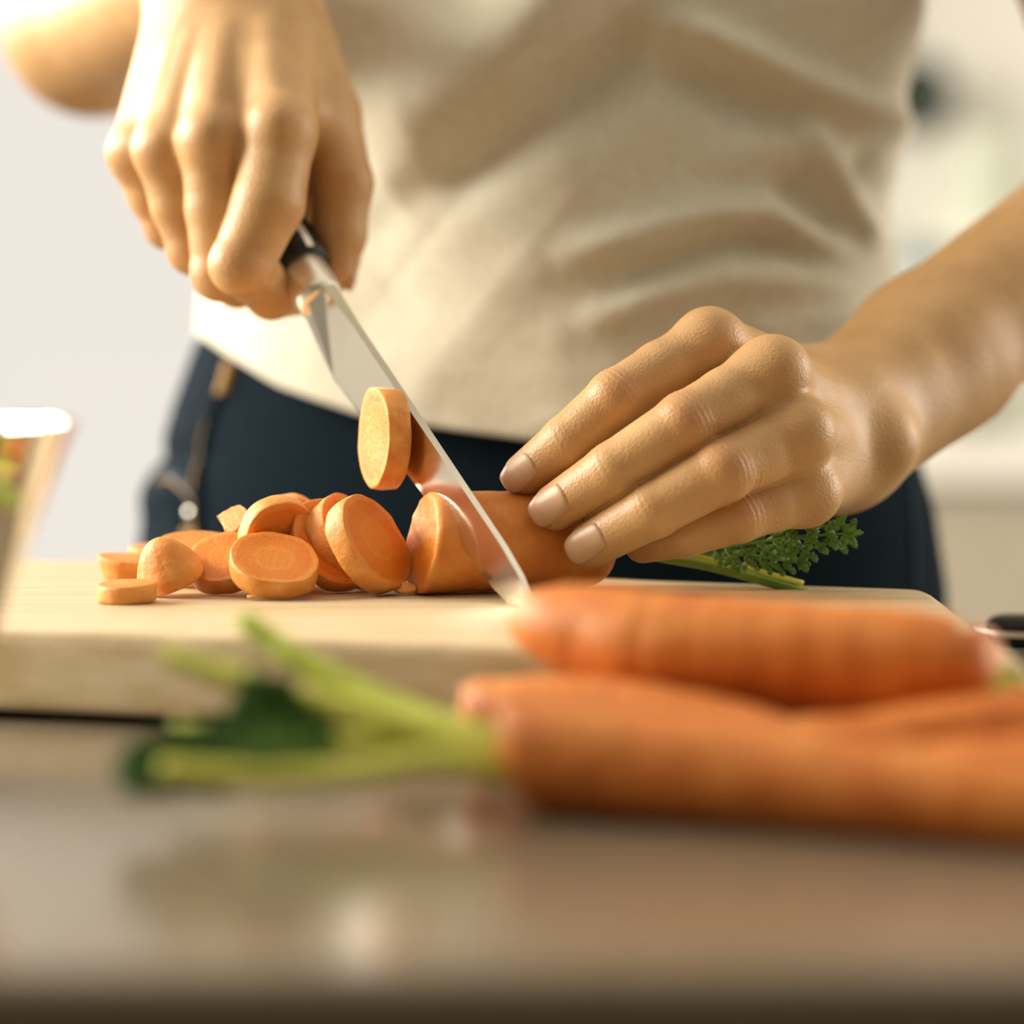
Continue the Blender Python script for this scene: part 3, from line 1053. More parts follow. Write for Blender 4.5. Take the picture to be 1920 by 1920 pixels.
# second knife lying on the worktop at the right
def second_knife():
    A = P(1838, 1190, 0.085); B_ = P(2240, 1200, 0.060)
    ax = nz(np.array([B_[0] - A[0], B_[1] - A[1], 0])); sd = nz(np.cross([0, 0, 1], ax))
    z = Z0 + 0.0075
    A = np.array([A[0], A[1], z])
    o = empty('paring_knife', (A[0], A[1], Z0))
    tag(o, 'second knife with black handle and steel tang lying on the worktop right of the board', 'knife')
    def scale(sg):
        V = []
        rows = [(0.003, 0.007, 0.0035), (0.006, 0.0095, 0.0056), (0.015, 0.0115, 0.0064), (0.045, 0.0105, 0.0058), (0.085, 0.0115, 0.0062), (0.110, 0.0100, 0.0056)]
        pr = spline(rows, 24)
        for u, wd, h in pr:
            for j in range(13):
                a = math.pi * j / 12
                V.append(A + ax * u + sd * math.cos(a) * wd + np.array([0, 0, sg * (0.0011 + math.sin(a) ** 0.8 * (h - 0.0004))]))
        F = grid_faces(24, 13) + [tuple(range(13)), tuple(range(23 * 13, 24 * 13))]
        return fix_normals(mesh_obj('handle_scale', V, F, M['black'], o))
    scale(1); scale(-1)
    V = []
    rows = spline([(-0.002, 0.004), (0.004, 0.0092), (0.015, 0.0122), (0.045, 0.0110), (0.085, 0.0120), (0.112, 0.0100), (0.118, 0.0130), (0.18, 0.0105), (0.225, 0.0020)], 60)
    for u, wd in rows:
        t = 0.0011 if u < 0.116 else 0.0011 * max(0.1, 1 - (u - 0.116) / 0.11)
        for q, zz in ((-1, -t), (1, -t * 0.8), (1, t * 0.8), (-1, t)): V.append(A + ax * u + sd * q * wd + np.array([0, 0, zz]))
    fix_normals(mesh_obj('blade_and_tang', V, grid_faces(60, 4) + [(0, 1, 2, 3), tuple(range(236, 240))], M['bolster'], o, smooth=False))
    for u in (0.03, 0.085):
        v, f = lathe([(0, 0.0075), (0.0022, 0.0075), (0.0026, 0.0071), (0.0026, -0.0071), (0, -0.0075)], 16)
        mesh_obj('rivet', np.array(v) + A + ax * u, f, M['bolster'], o)


second_knife()

# ------------------------------------------------------------------ foreground carrots on the worktop
def on_top(px, py, y, r):
    p = P(px, py, y); p[2] = Z0 + r + 0.0003
    return p


fa = empty('carrot', on_top(960, 1430, -0.28, 0))
tag(fa, 'front whole carrot with green stems, its head in the middle of the worktop', 'carrot', 'whole carrots on the worktop')
ra = [0.0132, 0.0148, 0.0140, 0.0122, 0.0105, 0.007, 0.003]
pa_ = [(972, 1430, -0.280), (1020, 1430, -0.281), (1250, 1450, -0.292), (1600, 1500, -0.312), (1920, 1530, -0.330), (2200, 1560, -0.345), (2420, 1580, -0.352)]
carrot_root('root', [on_top(*q, r) for q, r in zip(pa_, ra)], ra, fa, 21, n=90, lump=0.07)
HA = on_top(965, 1410, -0.280, 0.0145)
stem('stem', [HA, P(820, 1375, -0.276), P(640, 1325, -0.272), P(460, 1275, -0.266), P(308, 1228, -0.262)], 0.0056, 0.0040, fa, M['pale_stem'])
stem('stem', [HA + [0, 0.004, 0.002], P(820, 1355, -0.258), P(680, 1295, -0.240), P(560, 1235, -0.225), P(455, 1160, -0.215)], 0.0050, 0.0040, fa, M['stem'])
stem('stem', [HA + [0, -0.002, -0.004], P(820, 1425, -0.288), P(660, 1445, -0.296), P(480, 1452, -0.304), P(300, 1440, -0.306)], 0.0050, 0.0036, fa, M['pale_stem'])
stem('stem', [HA, P(800, 1395, -0.270), P(620, 1390, -0.262), P(460, 1380, -0.258), P(325, 1368, -0.256)], 0.0048, 0.0044, fa, M['pale_stem'])
stem('stem', [HA + [0, 0.003, 0.003], P(790, 1350, -0.262), P(650, 1290, -0.250), P(520, 1215, -0.242)], 0.0042, 0.0032, fa, M['stem'])
frond('leaf', pp([(640, 1400, -0.272), (580, 1375, -0.276), (520, 1350, -0.278), (470, 1325, -0.278)]), fa, M['dark_leaf'], 31, 7, 0.0090, 0.0040, r=0.001, sub=True)
frond('leaf', pp([(520, 1440, -0.298), (430, 1425, -0.300), (330, 1425, -0.302), (250, 1450, -0.304)]), fa, M['dark_leaf'], 32, 8, 0.0080, 0.0038, r=0.001, sub=True)
frond('leaf', pp([(640, 1440, -0.296), (570, 1425, -0.300), (510, 1415, -0.302), (460, 1420, -0.304)]), fa, M['leaf'], 33, 5, 0.006, 0.0030, r=0.001, sub=True)

fb = empty('carrot', on_top(890, 1350, -0.205, 0))
tag(fb, 'slimmer carrot behind the front carrot, its round head peeping out at the left', 'carrot', 'whole carrots on the worktop')
rb = [0.0112, 0.0128, 0.0138, 0.0128, 0.0105, 0.0070, 0.0030]
pb_ = [(893, 1350, -0.205), (930, 1350, -0.206), (1080, 1350, -0.215), (1250, 1370, -0.228), (1420, 1390, -0.240), (1560, 1400, -0.250), (1680, 1400, -0.256)]
carrot_root('root', [on_top(*q, r) for q, r in zip(pb_, rb)], rb, fb, 22, lump=0.08)
stem('stem', [on_top(893, 1350, -0.205, 0.011), P(840, 1352, -0.214), P(770, 1362, -0.226)], 0.0022, 0.0016, fb, M['pale_stem'])

fc = empty('carrot', on_top(1900, 1370, -0.215, 0))
tag(fc, 'carrot at the right edge pointing left beneath the big upper carrot', 'carrot', 'whole carrots on the worktop')
rcx = [0.0130, 0.0150, 0.0138, 0.0112, 0.0090, 0.0050]
pc_ = [(2260, 1350, -0.235), (2200, 1350, -0.235), (1950, 1360, -0.2385), (1700, 1380, -0.2425), (1480, 1400, -0.2445), (1300, 1410, -0.2465)]
carrot_root('root', [on_top(*q, r) for q, r in zip(pc_, rcx)], rcx, fc, 23, lump=0.08)

fd = empty('carrot', on_top(1900, 1450, -0.275, 0))
tag(fd, 'thin ended carrot at the right edge between the front carrot and the back one', 'carrot', 'whole carrots on the worktop')
rd = [0.0110, 0.0125, 0.0105, 0.0085, 0.0055, 0.0025]
pd_ = [(2300, 1440, -0.290), (2240, 1440, -0.289), (1980, 1450, -0.2790), (1760, 1450, -0.2755), (1560, 1440, -0.270), (1400, 1430, -0.2675)]
carrot_root('root', [on_top(*q, r) for q, r in zip(pd_, rd)], rd, fd, 24, lump=0.08)

fe = empty('carrot', on_top(1780, 1250, -0.222, 0))
tag(fe, 'big carrot lying on top, its blunt tip resting against the cutting board edge', 'carrot', 'whole carrots on the worktop')
pe = [(1800, 1250, -0.222), (1765, 1250, -0.221), (1500, 1235, -0.211), (1250, 1215, -0.200), (1120, 1190, -0.190), (1040, 1172, -0.184), (1010, 1166, -0.181)]
re_ = [0.0125, 0.0150, 0.0170, 0.0166, 0.0148, 0.0122, 0.0095]
carrot_root('root', [P(*q) for q in pe], re_, fe, 25, n=90, lump=0.035)
HE = P(1800, 1255, -0.222)
stem('stem', [HE, P(1850, 1272, -0.224), P(1920, 1285, -0.226), P(2050, 1300, -0.228)], 0.0042, 0.0032, fe, M['pale_stem'])
stem('stem', [HE, P(1850, 1290, -0.228), P(1930, 1315, -0.232), P(2040, 1345, -0.232)], 0.0036, 0.0030, fe, M['stem'])
stem('stem', [HE, P(1850, 1290, -0.218), P(1920, 1305, -0.214), P(2000, 1310, -0.212)], 0.0036, 0.0030, fe, M['leaf'])

# glass bowl at the left edge
bc = P(-240, 1400, -0.235); bc[2] = Z0
prof_o = spline([(0.0, 0.0005), (0.024, 0.0005), (0.026, 0.003), (0.0275, 0.010), (0.0305, 0.028), (0.0365, 0.048), (0.0455, 0.072), (0.0560, 0.0985), (0.0575, 0.1005)], 40)
prof_i = spline([(0.0565, 0.1008), (0.0546, 0.0985), (0.0441, 0.072), (0.0351, 0.048), (0.0290, 0.028), (0.0258, 0.012), (0.022, 0.0065), (0.0, 0.0055)], 34)
v, f = lathe([(max(0.0, q[0]), q[1]) for q in prof_o] + [(max(0.0, q[0]), q[1]) for q in prof_i], 96)
gb = mesh_obj('glass_bowl', np.array(v) + bc, f, M['glass'], None)
bm_ = bmesh.new(); bm_.from_mesh(gb.data); bmesh.ops.remove_doubles(bm_, verts=bm_.verts, dist=1e-6); bm_.to_mesh(gb.data); bm_.free()
fix_normals(gb)
tag(gb, 'flared clear glass bowl at the left edge in front of the board', 'bowl')

# ------------------------------------------------------------------ the person: bare arms and hands, T-shirt, jeans
CXB, CYB = 0.010, 0.305
YAW = math.radians(-10)          # the torso turns a little towards the window
person = empty('person', (CXB, CYB, 0))
tag(person, 'person in an oatmeal T-shirt and dark jeans slicing a carrot behind the island', 'person')


def zpx(py, y=0.2): return P(960, py, y)[2]


class Finger:
    """chain of joints: rows of (px, py, y, radius)"""
    def __init__(self, rows):
        self.p = [P(a, b, c) for a, b, c, r in rows]
        self.r = [r for *_, r in rows]


LH = {
    'index': Finger([(1330, 650, 0.020, 0.0122), (1240, 696, 0.0115, 0.0110), (1155, 747, 0.003, 0.0104), (1064, 828, 0.004, 0.0096), (985, 889, 0.011, 0.0080)]),
    'middle': Finger([(1440, 706, 0.003, 0.0128), (1362, 749, -0.0052, 0.0114), (1285, 792, -0.014, 0.0108), (1150, 881, -0.013, 0.0100), (1044, 950, -0.003, 0.0086)]),
    'ring': Finger([(1486, 815, -0.002, 0.0126), (1425, 850, -0.0100, 0.0115), (1358, 882, -0.019, 0.0111), (1225, 956, -0.018, 0.0101), (1110, 1020, -0.008, 0.0085)]),
    'little': Finger([(1504, 920, 0.006, 0.0120), (1450, 942, -0.001, 0.0105), (1385, 968, -0.008, 0.0094), (1285, 1004, -0.007, 0.0078), (1205, 1022, 0.002, 0.0066)]),
    'thumb': Finger([(1530, 800, 0.068, 0.0165), (1390, 860, 0.068, 0.0135), (1250, 920, 0.064, 0.0110), (1140, 970, 0.056, 0.0090)]),
}
RH = {
    'index': Finger([(526, 246, 0.070, 0.0134), (503, 380, 0.0635, 0.0138), (454, 494, 0.060, 0.0118), (508, 551, 0.086, 0.0100), (590, 548, 0.114, 0.0082)]),
    'middle': Finger([(400, 264, 0.074, 0.0130), (406, 390, 0.0752, 0.0120), (414, 508, 0.076, 0.0110), (445, 531, 0.100, 0.0096), (520, 490, 0.122, 0.0080)]),
    'ring': Finger([(312, 282, 0.088, 0.0122), (336, 385, 0.0902, 0.0110), (363, 464, 0.092, 0.0100), (402, 488, 0.114, 0.0087), (470, 440, 0.134, 0.0075)]),
    'little': Finger([(258, 288, 0.108, 0.0112), (285, 362, 0.1112, 0.0099), (314, 422, 0.114, 0.0089), (350, 444, 0.132, 0.0078), (410, 400, 0.147, 0.0066)]),
    'thumb': Finger([(530, 40, 0.135, 0.0170), (612, 215, 0.116, 0.0136), (642, 345, 0.104, 0.0120), (636, 440, 0.102, 0.0106), (628, 506, 0.100, 0.0086)]),
}


def finger_sdf(p, fg, k=0.0015, start=0):
    d = None
    for i in range(start, len(fg.p) - 1):
        q = rc(p, fg.p[i], fg.p[i + 1], fg.r[i], fg.r[i + 1])
        d = q if d is None else smin(d, q, k)
    return d


# left arm
LW = P(1578, 792, 0.072); LM = P(1740, 664, 0.112); LE = P(2225, 318, 0.200); LS = np.array([0.205, 0.315, 1.385])
L_CARP = [P(1530, 745, 0.058), P(1552, 785, 0.054), P(1564, 830, 0.052), P(1568, 866, 0.053)]


def left_hand(p):
    palm = None
    for key, c, r in zip(('index', 'middle', 'ring', 'little'), L_CARP, (0.0150, 0.0155, 0.0150, 0.0140)):
        q = rc(p, LH[key].p[0], c, LH[key].r[0] * 0.97, r)
        palm = q if palm is None else smin(palm, q, 0.007)
    # flesh of the palm behind the knuckles
    palm = smin(palm, rc(p, P(1400, 760, 0.045), P(1540, 810, 0.062), 0.016, 0.019), 0.012)
    palm = smin(palm, rc(p, P(1470, 900, 0.035), P(1556, 866, 0.056), 0.013, 0.0155), 0.012)
    fore = rc(p, LW, LM, 0.0272, 0.0300)
    fore = smin(fore, rc(p, LM, LE, 0.0300, 0.0380), 0.01)
    fore = smin(fore, rc(p, P(1622, 836, 0.072), P(1800, 706, 0.112), 0.0150, 0.018), 0.012)
    palm = smin(palm, fore, 0.022)
    palm = smin(palm, sp(p, P(1668, 826, 0.050), 0.0085), 0.012)           # head of the ulna
    out = smin(palm, finger_sdf(p, LH['thumb']), 0.014)
    for key in ('index', 'middle', 'ring', 'little'):
        fg = LH[key]
        d = finger_sdf(p, fg, 0.0018)
        d = smin(d, sp(p, fg.p[2] + np.array([0.0003, -0.0014, 0.0008]), fg.r[2] * 0.90), 0.003)   # knuckle pad
        kn_ = smin(palm, d, 0.0065)
        out = smin(out, kn_, 0.0012)
    # knuckle heads
    for key, off in (('index', (0.0, -0.001, 0.0022)), ('middle', (0.003, -0.0025, 0.0022)), ('ring', (0.003, -0.003, 0.001)), ('little', (0.002, -0.001, 0))):
        out = smin(out, sp(p, LH[key].p[0] + np.array(off), LH[key].r[0] * 0.90), 0.006)
    # skin folds over the middle joints
    for key in ('index', 'middle', 'ring', 'little'):
        fg = LH[key]
        ax = nz(fg.p[2] - fg.p[1])
        q = p - fg.p[2]
        near = (np.abs(q) < 0.016).all(1)
        if near.any():
            qq = q[near]; s = qq @ ax
            dorsal = np.clip((-qq[:, 1] * 0.8 + qq[:, 2] * 0.55) / fg.r[2], 0, 1)
            g = sum(np.exp(-((s - c) / 0.0007) ** 2) * a for c, a in ((-0.0052, 0.5), (-0.0030, 0.9), (-0.0008, 1.0), (0.0015, 0.7), (0.0036, 0.4)))
            out[near] = out[near] + 0.00045 * g * dorsal
    # folds over the last joints
    for key in ('index', 'middle', 'ring'):
        fg = LH[key]
        ax = nz(fg.p[4] - fg.p[3])
        q = p - fg.p[3]
        near = (np.abs(q) < 0.013).all(1)
        if near.any():
            qq = q[near]; s = qq @ ax
            dorsal = np.clip((-qq[:, 1] * 0.8 + qq[:, 2] * 0.55) / fg.r[3], 0, 1)
            g = sum(np.exp(-((s - c) / 0.0007) ** 2) * a for c, a in ((-0.0015, 0.7), (0.0010, 0.8)))
            out[near] = out[near] + 0.00025 * g * dorsal
    return out


# right arm
RW = P(425, -80, 0.150); RE = P(175, 48, 0.315); RS = np.array([-0.172, 0.325, 1.390])
R_CARP = [P(492, -20, 0.138), P(450, -20, 0.134), P(405, -20, 0.136), P(362, -15, 0.142)]


def right_hand(p):
    palm = None
    for key, c, r in zip(('index', 'middle', 'ring', 'little'), R_CARP, (0.0165, 0.0165, 0.0160, 0.0150)):
        q = rc(p, RH[key].p[0], c, RH[key].r[0] * 0.95, r)
        palm = q if palm is None else smin(palm, q, 0.008)
    palm = smin(palm, rc(p, P(480, 200, 0.108), P(440, 20, 0.152), 0.018, 0.021), 0.012)
    palm = smin(palm, rc(p, P(330, 250, 0.124), P(390, 20, 0.152), 0.014, 0.018), 0.012)
    # muscle between thumb and index finger
    palm = smin(palm, rc(p, P(525, 70, 0.128), P(582, 225, 0.104), 0.0165, 0.0105), 0.012)
    palm = smin(palm, rc(p, P(600, 255, 0.128), P(566, 400, 0.146), 0.0115, 0.0135), 0.008)
    fore = rc(p, P(428, -40, 0.145), RW, 0.0275, 0.0265)
    fore = smin(fore, rc(p, RW, RE, 0.0265, 0.0390), 0.012)
    palm = smin(palm, fore, 0.018)
    # tendons fanning over the back of the hand
    for key, c in zip(('index', 'middle', 'ring', 'little'), R_CARP):
        a = RH[key].p[0] + np.array([0, -0.0105, 0.003]); b = c + np.array([0, -0.0155, 0.0])
        palm = smin(palm, rc(p, a, a * 0.35 + b * 0.65, 0.0024, 0.0016), 0.0055)
    out = smin(palm, finger_sdf(p, RH['thumb'], 0.003), 0.010)
    for key in ('index', 'middle', 'ring', 'little'):
        fg = RH[key]
        d = finger_sdf(p, fg, 0.0022)
        d = smin(d, sp(p, fg.p[2] + nz(fg.p[2] - fg.p[1]) * 0.001 + np.array([-0.0008, -0.0010, 0]), fg.r[2] * 0.92), 0.003)
        out = smin(out, smin(palm, d, 0.006), 0.0014)
    for key in ('index', 'middle', 'ring', 'little'):
        out = smin(out, sp(p, RH[key].p[0] + np.array([-0.0005, -0.0035, 0.0005]), RH[key].r[0] * 0.86), 0.005)
    return out


def upper_body(p):
    d = smin(rc(p, np.array([CXB - 0.06, CYB, 0.95]), np.array([CXB - 0.065, CYB, 1.30]), 0.068, 0.076),
             rc(p, np.array([CXB + 0.06, CYB, 0.95]), np.array([CXB + 0.065, CYB, 1.30]), 0.068, 0.076), 0.05)
    d = smin(d, rc(p, RS, LS, 0.052, 0.052), 0.05)
    d = smin(d, rc(p, np.array([CXB, CYB + 0.01, 1.38]), np.array([CXB, CYB - 0.005, 1.50]), 0.056, 0.050), 0.04)
    la = smin(rc(p, LS, LE, 0.047, 0.0400), rc(p, LE, LE + (LM - LE) * 0.55, 0.0380, 0.0336), 0.03)
    ra_ = smin(rc(p, RS, RE, 0.047, 0.0410), rc(p, RE, RE + (RW - RE) * 0.75, 0.0390, 0.0296), 0.012)
    return smin(smin(d, la, 0.012), ra_, 0.012)


def left_full(p): return smin(left_hand(p), rc(p, LS, LE, 0.047, 0.0400), 0.03)
def right_full(p): return smin(right_hand(p), rc(p, RS, RE, 0.047, 0.0410), 0.012)


def bm_from(V, Q):
    bm = bmesh.new()
    vs = [bm.verts.new(v) for v in V.tolist()]
    for q in Q.tolist():
        try: bm.faces.new([vs[i] for i in q])
        except ValueError: pass
    return bm


def to_arrays(bm):
    bm.verts.index_update()
    return np.array([v.co[:] for v in bm.verts]), [[v.index for v in f.verts] for f in bm.faces]


def build_body():
    lcut, ldir = LE + (LM - LE) * 0.42, nz(LM - LE)
    rcut, rdir = RE + (RW - RE) * 0.55, nz(RW - RE)
    vl, ql = mesh_sdf(left_full, (-0.012, -0.045, ZB - 0.002), (0.290, 0.235, Z0 + 0.127 + 0.105), 0.00085)
    vr, qr = mesh_sdf(right_full, (-0.185, 0.035, Z0 + 0.118), (-0.035, 0.270, Z0 + 0.127 + 0.195), 0.0010)
    vu, qu = mesh_sdf(upper_body, (-0.30, 0.05, 0.86), (0.40, 0.46, 1.56), 0.0045)
    bm = bmesh.new()
    for (V, Q), cuts in (((vl, ql), [(lcut, ldir, -1)]), ((vr, qr), [(rcut, rdir, -1)]), ((vu, qu), [(lcut, ldir, 1), (rcut, rdir, 1)])):
        b = bm_from(V, Q)
        for c, n, sg in cuts:
            if sg < 0:
                b.faces.ensure_lookup_table()
                g = list(b.verts) + list(b.edges) + list(b.faces)
                bmesh.ops.bisect_plane(b, geom=g, plane_co=c + n * 0.0012, plane_no=n, clear_inner=True)
            else:
                cv = Vector(c)
                nv = Vector(n)
                fs = []
                for f in b.faces:
                    q = f.calc_center_median() - cv
                    a = q.dot(nv)
                    if -0.02 < a < 0.12 and (q - nv * a).length < 0.046: fs.append(f)
                es = {e for f in fs for e in f.edges}; vs = {v for f in fs for v in f.verts}
                bmesh.ops.bisect_plane(b, geom=list(vs) + list(es) + fs, plane_co=c - n * 0.0012, plane_no=n, clear_outer=True)
        # keep only the largest piece
        seen = set(); best = []
        b.verts.ensure_lookup_table()
        for v0 in b.verts:
            if v0 in seen: continue
            st, comp = [v0], []
            seen.add(v0)
            while st:
                v = st.pop(); comp.append(v)
                for e in v.link_edges:
                    o = e.other_vert(v)
                    if o not in seen: seen.add(o); st.append(o)
            if len(comp) > len(best): best = comp
        keep = set(best)
        bmesh.ops.delete(b, geom=[v for v in b.verts if v not in keep], context='VERTS')
        V2, F2 = to_arrays(b); b.free()
        vs = [bm.verts.new(v) for v in V2.tolist()]
        for q in F2:
            try: bm.faces.new([vs[i] for i in q])
            except ValueError: pass
    # bridge the two seams
    for c in (lcut, rcut):
        cv = Vector(c)
        es = [e for e in bm.edges if e.is_boundary and (e.verts[0].co - cv).length < 0.075]
        try: bmesh.ops.bridge_loops(bm, edges=es)
        except Exception as ex: print('BRIDGE', ex, len(es))
    bmesh.ops.recalc_face_normals(bm, faces=bm.faces)
    V, F = to_arrays(bm)
    bm.free()
    fl = np.zeros(len(V))
    for H in (LH, RH):
        for key, fg in H.items():
            n = len(fg.p)
            marks = [(fg.p[0], 0.011, 0.35), (fg.p[min(2, n - 1)] + np.array([0, -0.006, 0.003]), 0.0085, 0.55), (fg.p[-1], 0.010, 0.40), (fg.p[min(3, n - 1)], 0.007, 0.25)]
            for c, w, a in marks: fl += a * np.exp(-((V - c) ** 2).sum(1) / w ** 2)
    o = mesh_obj('body', V, F, M['skin'], person, attrs={'flush': np.clip(fl, 0, 0.8)})
    o['label'] = 'bare skin of arms and hands, one hand gripping the knife, the other holding the carrot'
    print('BODY', len(V), len(F))
    return o


build_body()


def nail(fg, dorsal, width, back, front, sdf):
    """a curved nail plate laid on the fingertip"""
    ax = nz(fg.p[-1] - fg.p[-2]); d = nz(np.asarray(dorsal) - ax * (np.asarray(dorsal) @ ax)); s = np.cross(ax, d)
    na, nb_ = 13, 13
    pts = []
    for i in range(na):
        u = i / (na - 1)
        for j in range(nb_):
            w = j / (nb_ - 1) * 2 - 1
            # rounded outline: cuticle at the back, free edge in front
            hw = width / 2 * (1 - 0.22 * (1 - u) ** 3 - 0.10 * u ** 6)
            a0 = -back + (back + front) * u
            a0 += (0.0014 * w * w if u < 0.5 else 0) * (1 - 2 * u) - 0.0018 * w ** 4 * max(0, 2 * u - 1)
            pts.append(fg.p[-1] + ax * a0 + s * hw * w + d * 0.02)
    q = np.array(pts)
    for _ in range(40): q = q - d * np.clip(sdf(q), -0.002, 0.02)[:, None] * 0.9
    # beyond the tip keep the plate running on instead of following the flesh down
    h = (q - fg.p[-1]) @ d
    hmax = h.reshape(na, nb_)
    for i in range(na):
        for j in range(nb_):
            k = i * nb_ + j
            w = j / (nb_ - 1) * 2 - 1
            lift = 0.00025 - 0.00025 * w ** 4 - (0.0003 if i == 0 else 0)
            if i > na * 0.55:
                ref = (q[(na // 2) * nb_ + j] - fg.p[-1]) @ d
                cur = (q[k] - fg.p[-1]) @ d
                tgt = max(cur, ref - 0.0016 * ((i / (na - 1) - 0.5) / 0.5) ** 2)
                q[k] = q[k] + d * (tgt - cur)
            q[k] = q[k] + d * lift
    o = mesh_obj('fingernail', q, grid_faces(na, nb_, wrap=False), M['nail'], person)
    fix_normals(o)
    sm = o.modifiers.new('thickness', 'SOLIDIFY'); sm.thickness = 0.0004; sm.offset = 0
    return o


nail(LH['index'], (-0.05, -1, 0.35), 0.0112, 0.0086, 0.0068, left_hand)
nail(LH['middle'], (0.0, -1, 0.40), 0.0122, 0.0090, 0.0076, left_hand)
nail(LH['ring'], (0.0, -1, 0.30), 0.0120, 0.0090, 0.0074, left_hand)
nail(RH['thumb'], (1, 0.25, 0.1), 0.0115, 0.0060, 0.0072, right_hand)


# T-shirt: a loft around the torso with pulled folds, two short sleeves
def seg_ridge(X, Y, pts, width):
    """bell profile around a polyline given in the frame of the photograph"""
    d = np.full(X.shape, 1e9); tt = np.zeros(X.shape)
    n = len(pts) - 1
    for i in range(n):
        a = np.array(pts[i], float); b = np.array(pts[i + 1], float)
        ab = b - a
        t = np.clip(((X - a[0]) * ab[0] + (Y - a[1]) * ab[1]) / (ab @ ab), 0, 1)
        q = np.hypot(X - a[0] - t * ab[0], Y - a[1] - t * ab[1])
        m = q < d
        d = np.where(m, q, d); tt = np.where(m, (i + t) / n, tt)
    return np.exp(-(d / width) ** 2) * np.clip(np.sin(np.pi * np.clip(tt, 0.03, 0.97)) * 1.6, 0, 1)


FOLDS = [  # (polyline, half width px, height m)
    ([(1180, 20), (1320, 70), (1480, 150), (1640, 220), (1720, 260)], 34, 0.0075),
    ([(1480, 200), (1530, 290), (1580, 390), (1640, 490)], 30, 0.0080),
    ([(1020, 500), (1150, 455), (1300, 405), (1420, 400), (1520, 450), (1620, 520)], 36, 0.0075),
    ([(1060, 620), (1200, 560), (1340, 520), (1500, 530), (1640, 570)], 40, 0.0060),
    ([(1150, -260), (1080, -40), (960, 110), (800, 215), (640, 260)], 105, 0.0150),
    ([(900, 300), (1120, 480), (1260, 660), (1300, 900)], 330, 0.0130),
    ([(700, 520), (860, 380), (1000, 300), (1150, 260)], 90, 0.0060),
    ([(1280, 330), (1420, 280), (1540, 270), (1640, 300)], 55, 0.0045),
    ([(620, 420), (760, 330), (860, 300)], 50, 0.0030),
    ([(1350, 640), (1480, 600), (1640, 600)], 35, 0.0045),
]
HOLLOWS = [
    ([(740, 390), (880, 310), (1020, 220), (1160, 100), (1240, -60)], 58, 0.0085),
    ([(1200, 110), (1340, 170), (1480, 230), (1600, 330)], 46, 0.0060),
    ([(1100, 560), (1220, 500), (1340, 455), (1440, 460), (1520, 510)], 32, 0.0055),
    ([(1590, 260), (1640, 360), (1670, 450)], 30, 0.0070),
    ([(1440, 330), (1500, 400), (1560, 450)], 32, 0.0050),
]


